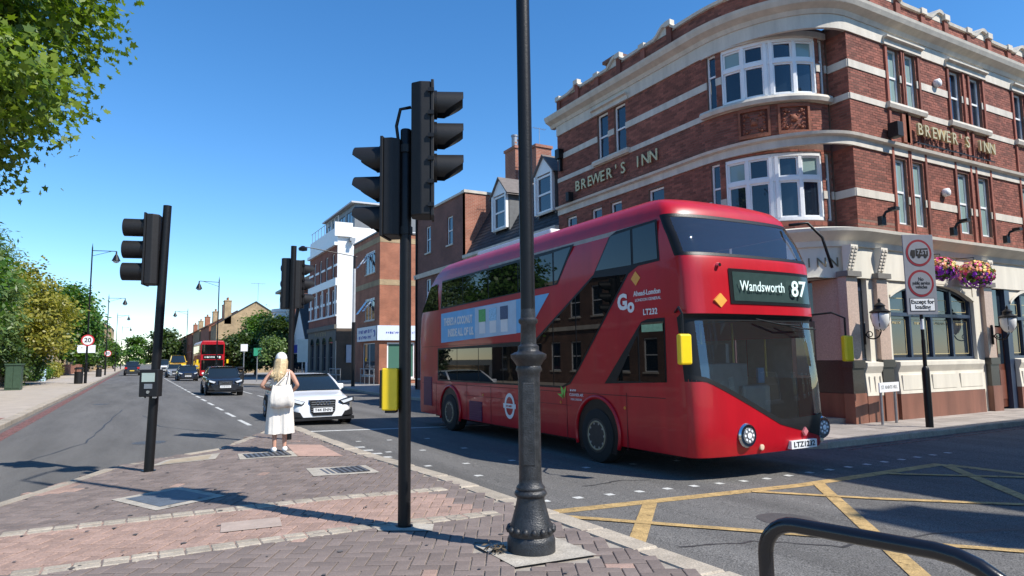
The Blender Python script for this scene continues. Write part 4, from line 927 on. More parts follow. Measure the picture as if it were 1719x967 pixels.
MB().prism([(72, 0), (79.5, 0), (79.5, 4), (75.7, 8), (72, 4)], 0, 15.6, 22).build('wall', WHITE, gs); MB().prism([(71.7, 3.8), (75.7, 8.1), (79.8, 3.8), (79.8, 4.1), (75.7, 8.5), (71.7, 4.1)], 0, 15.3, 22.2).build('roof', SLATE, gs)
MB().box(15.5, 15.59, 72.5, 79, 2.6, 3.5).build('fascia', BLU, gs); MB().box(15.52, 15.59, 72.8, 78.8, .4, 2.5).build('shop_window', GL, gs)
# yellow stock-brick terrace far down the right side, gable towards us
def gable_house(name, label, x0, x1, y0, y1, ze, zr, m, ridge_along_x=True, win=True, roofm=SLATE, face=-1, chim=(), group=None, cat='house'):
    """terraced house: brick box, pitched roof, front windows on the road side"""
    r = thing(name, label, cat, ((x0+x1)/2, (y0+y1)/2, 0), group); xm = (x0+x1)/2
    xf = x0 if face < 0 else x1; T = FX(xf) if face < 0 else GX(xf)
    n = max(1, int((y1-y0)/2.6)); ops = []
    if win:
        for k in range(n):
            yc = y0+(y1-y0)*(k+.5)/n
            for z in np.arange(1.0, ze-2.2, 3.0): ops.append((yc-.5, yc+.5, z, z+1.6))
    wall(MB(T), y0, y1, -.2, ze, ops, .12).build('wall', m, r)
    for o in ops: window(r, T, *o, rev=.1)
    for yy in (y0, y1):
        g = MB(); g.poly([(x0, yy, -.2), (x1, yy, -.2), (x1, yy, ze), (xm, yy, zr), (x0, yy, ze)]); g.build('gable_wall', m, r)
    MB().poly([(x1 if face < 0 else x0, y0, -.2), (x1 if face < 0 else x0, y1, -.2), (x1 if face < 0 else x0, y1, ze), (x1 if face < 0 else x0, y0, ze)]).build('wall', m, r)
    rf = MB(); e = .25
    for s, xe in ((-1, x0-e), (1, x1+e)):
        zz = ze-(zr-ze)*e/((x1-x0)/2); rf.poly([(xe, y0-.15, zz+.12), (xe, y1+.15, zz+.12), (xm, y1+.15, zr+.12), (xm, y0-.15, zr+.12)]); rf.poly([(xe, y0-.15, zz), (xm, y0-.15, zr), (xm, y0-.15, zr+.12), (xe, y0-.15, zz+.12)])
    rf = rf.build('roof', roofm, r)
    for (cx, cy, h) in chim: chimney(r, cx, cy, ze, h, .5, .9, m, 4, 1)
    return r
gable_house('gabled_house', 'yellow brick house with broad gable end and tall chimney behind trees', 10.6, 22, 113, 122, 7.6, 11.2, BR_YL, chim=((12.2, 113.9, 11.2),))
TILE = mat('red_roof_tile', (.16, .075, .05), .85, .2, 6, .3)
lab = ['yellow brick terrace house just past the broad gable', 'second yellow terrace house past the broad gable', 'third small terrace house down the right side', 'fourth tiny terrace house down the right side', 'farthest tiny terrace house on the right side']
for k in range(5): gable_house('terrace_house', lab[k], 10.4-.2*k, 19, 123+k*17, 139.5+k*17, 7.8, 10.4, BR_YL if k % 2 else BR_OR, roofm=TILE if k % 2 == 0 else SLATE, chim=((13, 124+k*17, 11.3),), group='terrace down the right side')
# left side of the road: houses beyond the trees
lab = ['yellow brick gabled house above the left footway behind the green tree', 'second gabled house along the left footway', 'third small house along the left footway', 'farthest tiny house along the left footway']
for k in range(4): gable_house('left_house', lab[k], -20, -8.2+.3*k, 150+k*32, 176+k*32, 11.0+k*.6, 15.0+k*.6, BR_YL, face=1, chim=((-11, 152+k*32, 16.2),), group='houses along the left footway')
lodge = thing('brick_lodge', 'low yellow brick building with blue garage door behind the hedge', 'building', (-10, 98, 0))
MB().box(-13, -8.9, 92, 106, 0, 4.2).build('wall', BR_YL, lodge); MB().box(-13.2, -8.7, 91.8, 106.2, 4.2, 4.45).build('roof', LEAD, lodge)
MB().box(-12.6, -9.9, 91.93, 91.99, 0, 2.4).build('garage_door', mat('bright_blue_paint', (.10, .30, .62), .5, .06, 4), lodge); MB().box(-9.4, -9.0, 91.9, 91.99, 0, 4.0).build('pilaster', CREAM, lodge)
MB().box(-8.9, -8.84, 94, 96, 3.0, 4.1).build('window', WHITE, lodge)
# house opposite, left of the frame: it stands in the reflections on the bus
hs = thing('brick_house_opposite', 'red brick terrace with white sash windows across the left road', 'house', (-12, 33, 0))
ops = [(24.5+k*2.3, 25.6+k*2.3, z, z+1.8) for k in range(9) for z in (.9, 4.2)]
wall(MB(GX(-9.3)), 23.5, 45.5, 0, 6.7, ops, .14).build('wall', brickmat('house_brick', (.17, .085, .055), (.13, .066, .045), (.16, .12, .09)), hs)
for o in ops: window(hs, GX(-9.3), *o, rev=.1)
for z in (3.4, 6.45): sweep(MB(GX(-9.3)), [(-.02, z), (.12, z), (.12, z+.25), (-.02, z+.25)], 23.5, 45.5, 30).build('string_course', STONE, hs)
wall(MB(FY(23.5)), -18, -9.3, 0, 6.7, [], .1).build('side_wall', MT['house_brick'], hs); wall(MB(lambda a, b, c: Vector((a, 45.5+b, c))), -18, -9.3, 0, 6.7, [], .1).build('side_wall', MT['house_brick'], hs)
MB().box(-18, -9.32, 23.52, 45.48, 6.5, 6.62).build('roof', LEAD, hs)
# building across the side street, right of the frame; its shadow lies on the junction
qb = thing('corner_building_opposite', 'brick corner building across the side street from the pub', 'building', (20, -6, -.1))
ops = [(-12.5+k*2.6, -11.3+k*2.6, z, z+1.8) for k in range(5) for z in (.9, 4.6, 7.9)]
wall(MB(FX(14.6)), -13.6, .4, -.2, 11.0, ops, .14).build('wall', BR_DK, qb)
for o in ops: window(qb, FX(14.6), *o)
opn = [(16.5+k*3, 17.7+k*3, z, z+1.8) for k in range(5) for z in (.9, 4.6, 7.9)]
wall(MB(lambda a, b, c: Vector((a, .4+b, c))), 14.6, 32, -.2, 11.0, opn, .14).build('wall', BR_DK, qb)
for o in opn: window(qb, lambda a, b, c: Vector((a, .4+b, c)), *o)
MB().box(14.6, 32, -13.6, -13.4, -.2, 11).box(31.8, 32, -13.4, .3, -.2, 11).build('back_wall', BR_DK, qb); MB().poly([(14.6, -13.6, 10.95), (32, -13.6, 10.95), (32, .4, 10.95), (14.6, .4, 10.95)]).build('roof', LEAD, qb)
MB().box(14.5, 32.1, .38, .5, 11.0, 11.15).box(14.48, 14.62, -13.6, .38, 11.0, 11.15).build('coping', STONE, qb)
chimney(qb, 15.6, -8.6, 10.9, 16.4, .6, .75, BR_DK, 3, 1)

# rainwater pipes and aerials
for par, y, z1 in ((mh, 22.4, 6.6), (mh, 30.6, 6.6), (bh, 37.7, 10.3)): MB().tube([(XL-.09, y, 0), (XL-.09, y, z1)], .05, 8).build('downpipe', BLACK, par)
for i, (x, y, z, lb_) in enumerate(((16.5, 112.5, 11.2, 'spidery television aerial above the broad yellow gable'), (17.4, 28.0, 12.3, 'thin television aerial on the brick chimney beside the pub'))):
    ar = thing('television_aerial', lb_, 'aerial', (x, y, z)); k = 1 if i == 0 else .35; MB().tube([(x, y, z), (x, y, z+3*k)], .03 if i == 0 else .015, 6).build('mast', GREY, ar); MB().tube([(x-1.1*k, y, z+2.9*k), (x+1.1*k, y, z+2.9*k)], .02 if i == 0 else .01, 6).build('boom', GREY, ar)
    for q in range(6): MB().tube([(x-1.0*k+q*.4*k, y-.4*k, z+2.9*k), (x-1.0*k+q*.4*k, y+.4*k, z+2.9*k)], .012 if i == 0 else .006, 5).build('element', GREY, ar)
# ------------------------------------------------------------------ street furniture
LENS = mat('dark_lens', (.02, .012, .01), .15, .1, 10)
def signal_head(parent, c, face, n, sp=.33, wd=.30, dep=.19, extra=0., visor='hood'):
    """housing with n aspects; c = centre of the top edge of the housing back, face = horizontal facing direction"""
    f = Vector(face).normalized(); r = Vector((f.y, -f.x, 0)); c = Vector(c)
    T = lambda a, b, z: c+r*a+f*b+Vector((0, 0, z))
    h = n*sp+.06+extra
    pts = [(-wd/2, dep), (wd/2, dep), (wd/2, dep*.45), (wd*.32, 0), (-wd*.32, 0), (-wd/2, dep*.45)]
    hd = MB(T).prism(pts, 2, -h, 0).build('signal_housing', BLK2, parent, bevel=.012)
    bd = MB(T).box(-wd/2-.012, wd/2+.012, dep, dep+.03, -h-.01, .015)
    bd.build('door_rim', BLK2, hd, bevel=.005)
    hg = MB(T)
    for k in range(2*n): z = -.1-k*(h-.2)/(2*n-1); hg.box(wd/2+.012, wd/2+.028, dep-.03, dep+.03, z-.02, z+.02)
    hg.build('hinges', BLACK, hd, kind='stuff')
    for k in range(n):
        zc = -.03-sp*(k+.5); R = .135
        MB(T).lathe([(R*.96, dep+.03), (R*.9, dep+.05), (R*.5, dep+.075)], (0, 0, zc), 20, 1).build('lens', LENS, hd, smooth=True)
        v = MB(T); m = 22; ln = .30
        A, B, A2, B2 = [], [], [], []
        for i in range(m+1):
            t = -.30*PI+i/m*1.6*PI if visor == 'hood' else i/m*2*PI*.999
            u = (t-PI/2); cz, cx = math.sin(t), math.cos(t)
            l = ln*(1 if visor == 'tube' else (.35+.65*max(0, min(1, (cz+.75)/.9))))
            taper = 1.0 if visor == 'tube' else 1.03
            A.append(v.p(R*cx, dep+.03, zc+R*cz)); B.append(v.p(R*cx*taper, dep+.03+l, zc+R*cz*taper)); A2.append(v.p((R-.006)*cx, dep+.03, zc+(R-.006)*cz)); B2.append(v.p((R-.006)*cx*taper, dep+.03+l, zc+(R-.006)*cz*taper))
        for i in range(m): v.face((A[i], A[i+1], B[i+1], B[i])); v.face((A2[i], B2[i], B2[i+1], A2[i+1])); v.face((B[i], B[i+1], B2[i+1], B2[i]))
        v.build('visor', BLK2, hd, smooth=True, angle=50)
        MB(T).lathe([(.147, dep+.028), (.147, dep+.06), (.136, dep+.062)], (0, 0, zc), 20, 1).build('visor_ring', BLACK, hd, smooth=True, angle=40)
    return hd
IR = Vector((.872, -.489, 0)); IF = Vector((.489, .872, 0))
# tall double-headed signal in the middle
px, py = 2.33, 6.35; zb = gz(px)+.1
s1 = thing('traffic_signal', 'tall black signal pole with two heads and a yellow push button box', 'traffic signal', (px, py, zb))
MB().lathe([(.085, zb-.02), (.085, zb+.012), (.062, zb+.014), (.057, zb+2.9), (.057, 4.05), (.05, 4.06)], (px, py, 0), 18).build('pole', BLACK, s1, smooth=True, angle=40)
c = Vector((px, py, 0))
signal_head(s1, c+IR*.06-IF*.02+Vector((0, 0, 4.52)), IR*1.0+IF*.10, 3, .335, .30, .2, .32)
signal_head(s1, c-IR*.04+IF*.03+Vector((0, 0, 3.95)), -IR*1.0+IF*.12, 3, .315, .30, .16)
MB().tube([c+IR*.05+Vector((0, 0, 4.3)), c-IR*.06+Vector((0, 0, 4.28)), c-IR*.1+Vector((0, 0, 4.1)), c-IR*.08+Vector((0, 0, 3.95)), c-IR*.04+Vector((0, 0, 3.8))], .018, 8).build('cable', BLACK, s1, smooth=True)
for z in (3.0, 3.85): MB().lathe([(.07, z-.04), (.07, z+.04)], (px, py, 0), 16).build('clamp', BLACK, s1)
Tb = lambda a, b, z: c-IR*.06+IR*a+IF*b+Vector((0, 0, z))
yb = MB(Tb).box(-.15, 0, -.11, .11, 1.21, 1.62).build('push_button_box', YBOX, s1, bevel=.012); MB(Tb).box(-.172, -.15, -.1, .1, 1.235, 1.60).build('box_face', BLK2, yb); MB(Tb).box(-.12, -.02, -.09, .09, 1.185, 1.21).build('tactile_cone_housing', BLK2, yb)
# signal pole on the left edge of the island
px, py = .22, 11.49; zb = gz(px)+.1; c = Vector((px, py, 0))
s2 = thing('traffic_signal', 'black signal pole with three hoods facing left and a crossing button unit', 'traffic signal', (px, py, zb))
lean = Vector((.10, -.02, 0))
MB().tube([c+Vector((0, 0, zb-.02)), c+lean*.5+Vector((0, 0, 2.1)), c+lean+Vector((0, 0, 4.12))], [.068, .064, .06], 18).build('pole', BLACK, s2, smooth=True, angle=60); MB().lathe([(.10, zb-.02), (.10, zb+.012)], (px, py, 0), 18).build('base_plate', BLACK, s2)
signal_head(s2, c+lean*.95-IR*.075-IF*.02+Vector((0, 0, 3.96)), -IR*1.0-IF*.25, 3, .34, .30, .17, 0, 'tube')
Tb = lambda a, b, z: c+lean*.35+IR*a-IF*.065+IF*b+Vector((0, 0, z))
pb = MB(Tb).box(-.13, .15, -.14, 0, 1.20, 1.60).build('push_button_unit', BLK2, s2, bevel=.012)
MB(Tb).box(-.09, .10, -.146, -.139, 1.42, 1.55).build('display', mat('pale_lcd', (.42, .50, .44), .3, .05, 8), pb); MB(Tb).box(-.05, .07, -.146, -.139, 1.32, 1.39).build('symbol_panel', GREY, pb); MB(Tb).lathe([(.024, -.15), (.028, -.139)], (.01, 0, 1.27), 14, 1).build('button', CHROME, pb); MB(Tb).box(-.09, -.05, -.13, -.08, 1.18, 1.2).build('tactile_cone', CHROME, pb); MB(Tb).box(.07, .11, -.13, -.08, 1.18, 1.2).build('tactile_cone', CHROME, pb)
# signal behind the woman
px, py = 2.82, 14.6; zb = gz(px)+.1; c = Vector((px, py, 0))
s3 = thing('traffic_signal', 'black signal pole seen from behind, next to the woman in white', 'traffic signal', (px, py, zb))
MB().tube([c+Vector((0, 0, zb)), c+Vector((.02, .0, 4.15))], .06, 16).build('pole', BLACK, s3, smooth=True, angle=60)
signal_head(s3, c-IR*.02+IF*.05+Vector((0, 0, 3.85)), IF*.9+IR*.55, 3, .32, .3, .17); signal_head(s3, c-IR*.14+IF*.03+Vector((0, 0, 3.9)), -IR*.2+IF*1.0, 3, .34, .22, .16)
# cast-iron lamp column in front of the bus
lx, ly = LAMP; zb = gz(lx)+.1
lc = thing('lamp_column', 'old black cast iron lamp column with beaded bell base', 'lamp post', (lx, ly, zb))
prof = [(.205, -.02), (.205, .10), (.195, .125), (.185, .14), (.195, .16), (.192, .2), (.165, .25), (.135, .36), (.12, .42), (.118, .45), (.135, .465), (.14, .48), (.132, .5), (.118, .51), (.125, .525), (.118, .54), (.1, .56), (.098, .6)]
MB().lathe([(r, zb+h) for r, h in prof], (lx, ly, 0), 32).build('base', IRON, lc, smooth=True, angle=50)
for k in range(16):
    t = 2*PI*k/16; MB().lathe([(.004, -.03), (.02, -.023), (.03, 0), (.02, .023), (.004, .03)], (lx+.188*math.cos(t), ly+.188*math.sin(t), zb+.19), 8).build('bead', IRON, lc, smooth=True)
MB().lathe([(.097, zb+.58), (.095, zb+1.45), (.1, zb+1.5), (.115, zb+1.53), (.105, zb+1.56), (.13, zb+1.6), (.155, zb+1.63), (.158, zb+1.66), (.12, zb+1.68), (.1, zb+1.685), (.09, zb+1.70), (.092, zb+1.73), (.07, zb+1.75), (.066, zb+1.92), (.085, zb+1.94), (.085, zb+1.965), (.067, zb+1.98), (.062, zb+2.1)], (lx, ly, 0), 32).build('lower_shaft', IRON, lc, smooth=True, angle=45)
dd = Vector((-.5, -.87, 0)).normalized(); rr_ = Vector((.87, -.5, 0))
Td = lambda a, b, z: Vector((lx, ly, zb+z))+rr_*a+dd*b
MB(Td).box(-.06, .045, .07, .1, .72, 1.42).build('access_door', IRON, lc, bevel=.008)
MB().tube([(lx, ly, zb+2.05), (lx-.01, ly, 5.2), (lx-.02, ly, 9.0)], [.064, .061, .05], 24).build('upper_shaft', BLACK, lc, smooth=True, angle=70)
MB().tube([(lx-.02, ly, 9.0), (lx-.02, ly, 9.4), (lx+.3, ly+.5, 9.6), (lx+.5, ly+.9, 9.55)], .03, 8).lathe([(.05, 9.5), (.28, 9.3), (.3, 9.22)], (lx+.52, ly+.93, 0), 14).build('lamp_head', BLACK, lc)
# hoop barrier, bottom right
hb = thing('hoop_barrier', 'black tubular hoop barrier in the near right corner', 'barrier', (3.0, .7, .08))
A = Vector((2.27, 1.96, 0)); B = Vector((2.47, 1.08, 0)); rt = .03; zt = 1.03; R = .13; pth = [A+Vector((0, 0, .02)), A+Vector((0, 0, zt-R))]
dAB = (B-A).normalized()
for k in range(1, 8): t = PI/2*k/7; pth.append(A+dAB*R*(1-math.cos(t))+Vector((0, 0, zt-R+R*math.sin(t))))
for k in range(0, 8): t = PI/2*k/7; pth.append(B-dAB*R*2.2*(1-math.sin(t))+Vector((0, 0, zt-R*2.2+R*2.2*math.cos(t))))
pth.append(B+Vector((0, 0, .02)))
MB().tube(pth, rt, 18).build('hoop', mat('gloss_black_tube', (.008, .008, .011), .22, .2, 10, .03), hb, smooth=True, angle=70)
for q in (A, B): MB().lathe([(.07, .05), (.07, .085), (.04, .09)], (q.x, q.y, 0), 16).build('base_flange', BLACK, hb)
# restriction sign on the far corner
px, py = 16.64, 9.3; zb = -.067
sp = thing('traffic_sign', 'grey restriction sign with two red rings on a black post by the pub', 'traffic sign', (px, py, zb))
MB().lathe([(.085, zb), (.085, zb+1.35), (.075, zb+1.42), (.045, zb+1.46), (.045, zb+2.1)], (px, py, 0), 16).build('post_sleeve', BLACK, sp, smooth=True, angle=35); MB().tube([(px, py, zb+2.0), (px-.02, py, 4.55)], .038, 14).build('post', BLACK, sp); MB().lathe([(.042, zb+2.35), (.042, zb+2.6)], (px, py, 0), 14).build('post_band', WHITE, sp)
fs = Vector((-.42, -.907, 0)).normalized(); rs = Vector((.907, -.42, 0)).normalized()
Ts = lambda a, b, z: Vector((px-.01, py, 3.62))+rs*a+fs*(b+.05)+Vector((0, 0, z))
pl = MB(Ts).box(-.39, .39, 0, .03, -.98, .98).build('plate', SIGNG, sp, bevel=.004)
for zc in (.53, -.22):
    MB(Ts).lathe([(.33, .031), (.33, .036)], (0, 0, zc), 36, 1).build('red_ring', SIGNR, pl); MB(Ts).lathe([(.275, .034), (.275, .040)], (0, 0, zc), 36, 1).build('ring_centre', SIGNG, pl)
tk = MB(Ts); z = .5
tk.prism([(-.22, z-.05), (-.22, z+.03), (-.2, z+.1), (-.10, z+.1), (-.1, z-.05)], 1, .041, .045); tk.prism([(-.08, z-.05), (-.08, z+.13), (.23, z+.15), (.23, z-.05)], 1, .041, .045)
for xx in (-.15, .0, .16): tk.lathe([(.04, .041), (.04, .047)], (xx, 0, z-.06), 14, 1)
tk.build('lorry_symbol', INK, pl, kind='stuff'); text('weight', '7.5T', .15, SIGNG, pl, Ts(.08, .048, z+.04), rs, UPZ, .002, bold=.004)
for i, s in enumerate(('No', 'public service', 'vehicles')): text('lettering', s, .115 if i else .12, INK, pl, Ts(0, .042, -.12-.095*i), rs, UPZ, .002, bold=.002, width=(.13, .44, .30)[i])
MB(Ts).box(-.32, .32, .031, .036, -.90, -.58).build('sub_plate', INK, pl); MB(Ts).box(-.305, .305, .035, .039, -.885, -.595).build('sub_plate_face', SIGNW, pl)
for i, s in enumerate(('Except for', 'loading')): text('lettering', s, .14, INK, pl, Ts(0, .041, -.675-.125*i), rs, UPZ, .002, bold=.003)
# street nameplate
sn = thing('street_nameplate', 'white street nameplate reading ST ANN\'S HILL on two grey legs', 'street sign', (16.9, 10.35, -.067))
fn = Vector((.12, -.99, 0)).normalized(); rn = Vector((.99, .12, 0)).normalized(); Tn = lambda a, b, z: Vector((16.72, 10.3, 0))+rn*a+fn*b+Vector((0, 0, z))
MB(Tn).box(-.52, .52, 0, .03, .74, .98).build('plate', SIGNW, sn, bevel=.004); text('lettering', "ST ANN'S HILL", .13, mat('grey_print', (.25, .25, .25), .6, .1, 6), sn, Tn(0, .033, .86), rn, UPZ, .002, width=.86)
for s in (-.38, .36): MB(Tn).tube([(s, -.02, -.07), (s, -.02, .9)], .035, 10).build('leg', GREY, sn)
# chalk board leaning by the entrance, behind the bus
cb = thing('chalk_board', 'wooden framed chalkboard leaning beside the pub entrance', 'sign board', (11.9, 9.95, -.067))
Tc = lambda a, b, z: Vector((11.9, 9.95, -.067))+Vector((.9, -.42, 0))*a+Vector((-.42, -.9, 0))*(b-z*.18)+Vector((0, 0, z))
WOOD = mat('pale_wood', (.42, .26, .13), .6, .12, 6, .1)
for (a0, a1, z0, z1) in ((-.35, -.25, 0, 1.35), (.25, .35, 0, 1.35), (-.25, .25, 1.15, 1.35), (-.25, .25, .15, .25)): MB(Tc).box(a0, a1, 0, .04, z0, z1).build('frame_rail', WOOD, cb)
MB(Tc).box(-.25, .25, .005, .02, .25, 1.15).build('slate', mat('chalk_slate', (.03, .035, .035), .8, .2, 10), cb)
text('pencil_letter', 'B', .12, INK, cb, Tc(.16, .044, 1.25), (.9, -.42, 0), UPZ, .001)
for i, s in enumerate(('LARGE', 'GARD')): text('chalk_writing', s, .13, WPR, cb, Tc(0, .024, .85-.25*i), (.9, -.42, 0), UPZ, .001)
# street lamps along the road
def street_lamp(x, y, z, h, arm, label, grp='street lamps along the main road', head='lantern'):
    r = thing('street_lamp', label, 'street lamp', (x, y, z), grp)
    MB().tube([(x, y, z), (x, y, z+1.6), (x, y, z+1.65), (x, y, z+h)], [.11, .11, .075, .05], 12).build('column', BLACK, r)
    MB().tube([(x, y, z+h), (x, y, z+h+.35)], [.04, .008], 8).build('finial', BLACK, r)
    MB().tube([(x, y, z+h-.25), (x+arm, y, z+h-.2)], .03, 8).tube([(x, y, z+h-.7), (x+arm*.5, y, z+h-.4), (x+arm*.8, y, z+h-.22)], .018, 6).build('bracket', BLACK, r)
    MB().lathe([(.05, z+h-.2), (.07, z+h-.45), (.16, z+h-.6), (.30, z+h-.95), (.33, z+h-1.0)], (x+arm, y, 0), 14).build('lamp_shade', BLACK, r, smooth=True, angle=40); MB().lathe([(.26, z+h-1.0), (.2, z+h-1.12), (.05, z+h-1.18)], (x+arm, y, 0), 12).build('lens', mat('opal_lens', (.55, .56, .55), .3, .03, 5), r, smooth=True)
    return r
street_lamp(-2.43+-1.1, 63.7, .12, 11.0, 1.7, 'tall street lamp on the left footway carrying a 20 limit sign')
street_lamp(-3.6, 104, .12, 10.5, 1.9, 'second street lamp down the left footway'); street_lamp(-3.6, 150, .12, 11, 1.9, 'third small street lamp down the left footway'); street_lamp(-3.6, 200, .12, 11, 1.9, 'farthest tiny street lamp down the left footway')
street_lamp(7.2, 75.5, -.06, 10.3, -1.9, 'tall street lamp between the far bus and the trees'); street_lamp(7.2, 125, -.06, 10.5, -1.9, 'far street lamp behind the oncoming red bus')
# modern lamp column outside the bank
r = thing('bank_lamp_post', 'black and white banded lamp post with cross arm outside the bank', 'lamp post', (12.9, 45.3, -.067))
MB().tube([(12.9, 45.3, -.07), (12.9, 45.3, 4.3)], .13, 14).build('column_base', BLACK, r); MB().tube([(12.9, 45.3, 4.28), (12.9, 45.3, 8.0)], .10, 14).build('column', mat('pale_grey_column', (.40, .41, .42), .5, .1, 5), r); MB().tube([(12.9, 45.3, 7.98), (12.9, 45.3, 8.9)], .09, 14).build('column_top', BLACK, r); MB().tube([(13.1, 45.3, 8.85), (9.6, 45.3, 9.3)], .03, 8).build('arm', BLACK, r); MB().lathe([(.1, 9.35), (.3, 9.2), (.28, 9.05), (.05, 9.0)], (9.4, 45.3, 0), 12).build('lamp_shade', BLACK, r)
# 20 sign, direction sign, litter bins, cabinet
def ring_sign(x, y, z, R, label, txt, pole=None, m=SIGNR):
    r = thing('speed_sign', label, 'traffic sign', (x, y, z-R))
    MB().lathe([(R, -.0), (R, -.02)], (x, y, z), 24, 1).build('red_ring', mat('bright_sign_red', (.5, .02, .03), .5, .05, 6), r); MB().lathe([(R*.78, -.02), (R*.78, -.03)], (x, y, z), 24, 1).build('face', SIGNW, r)
    text('digits', txt, R*1.05, INK, r, (x, y-.034, z), RX, UPZ, .003, bold=.01)
    return r
ring_sign(-3.5, 63.5, 3.55, .46, 'round red ringed 20 limit sign on the left lamp post', '20')
ring_sign(-3.4, 104, 3.0, .42, 'small distant round limit sign further down the left footway', '20')
def small_sign(name, x, y, z0, z1, wd, h, m, label, txt=None, tm=None, cat='sign'):
    r = thing(name, label, cat, (x, y, z0)); MB().tube([(x, y, z0), (x, y, z1)], .05, 8).build('post', GREY, r); MB().box(x-wd/2, x+wd/2, y-.06, y-.03, z1-h, z1).build('panel', m, r)
    if txt: text('lettering', txt, h*.5, tm, r, (x, y-.065, z1-h/2), RX, UPZ, .003, bold=.01)
SG = mat('sign_green', (.02, .26, .14), .5, .05, 6)
small_sign('direction_sign', -4.6, 82, .1, 3.6, 1.6, .8, SIGNW, 'white direction sign on a grey post beside the left footway')
small_sign('estate_board', -8.4, 92, .1, 5.3, 1.1, 1.5, SIGNW, 'blue and white estate board on the left in front of the green tree'); tag(MB().box(-8.95, -7.85, 91.9, 91.93, 4.6, 5.3).build('board_face', mat('sky_blue_sign', (.10, .30, .65), .5, .05, 6)), 'blue upper half of the estate board by the green tree', 'sign')
small_sign('green_sign', 9.4, 63.5, -.06, 2.9, .65, .7, SG, 'green and white sign on a thin post before the dark trees'); small_sign('yellow_sign', 8.6, 66, -.06, 3.3, .6, .65, SIGNW, 'small white sign on a thin post before the dark trees')
small_sign('bus_stop_sign', 12.6, 60, -.06, 3.6, .9, 2.0, mat('pale_green_panel', (.5, .56, .52), .5, .05, 5), 'tall pale sign panel on the right footway behind the woman')
def litter_bin(x, y, z, h, label):
    r = thing('litter_bin', label, 'litter bin', (x, y, z), 'litter bins'); MB().lathe([(.26, z), (.3, z+.05), (.3, z+h*.7), (.32, z+h*.72)], (x, y, 0), 16).build('body', BLK2, r); MB().lathe([(.33, z+h*.86), (.33, z+h*.92), (.18, z+h), (.02, z+h)], (x, y, 0), 16).build('lid', BLK2, r)
    for k in range(4): t = PI/4+PI/2*k; MB().tube([(x+.28*math.cos(t), y+.28*math.sin(t), z+h*.7), (x+.28*math.cos(t), y+.28*math.sin(t), z+h*.88)], .03, 6).build('lid_post', BLK2, r)
litter_bin(7.6, 60.2, -.06, 1.35, 'black litter bin at the kerb before the dark trees'); litter_bin(-3.95, 63.0, .12, 1.3, 'black litter bin at the left lamp post'); litter_bin(-3.0-.85, 93, .12, 1.3, 'distant black litter bin on the left footway')
cbn = thing('utility_cabinet', 'dark green metal utility cabinet at the left footway edge', 'cabinet', (-6.6, 51.5, .12)); MB().box(-7.0, -6.2, 51, 52, .12, 1.65).build('body', mat('cabinet_green', (.035, .07, .04), .5, .15, 4), cbn, bevel=.02); MB().box(-7.05, -6.15, 50.95, 52.05, 1.65, 1.75).build('lid', MT['cabinet_green'], cbn)
for x0 in (-6.95, -6.58): MB().box(x0, x0+.33, 50.97, 50.998, .25, 1.58).build('door', MT['cabinet_green'], cbn)
ab = thing('pavement_board', 'small blue and white pavement board in front of the hedge', 'sign board', (-7.6, 75, .12))
for s in (-1, 1): MB(lambda a, b, c: Vector((-7.6+a, 75+s*(.3-c*.25)+b, .12+c))).box(-.35, .35, 0, .03, 0, 1.1).build('board', mat('board_blue', (.35, .48, .6), .5, .1, 4), ab)
tag(MB().box(-9.3, -8.9, 46, 92, .0, 1.1).box(-9.35, -8.85, 46, 92, 1.1, 1.2).build('boundary_wall', BR_YL), 'low yellow brick garden wall under the left trees', 'wall'); tag(MB().box(-9.2, -8.8, 108, 148, .0, 1.6).build('boundary_wall', BR_OR), 'red brick boundary wall farther along the left footway', 'wall')
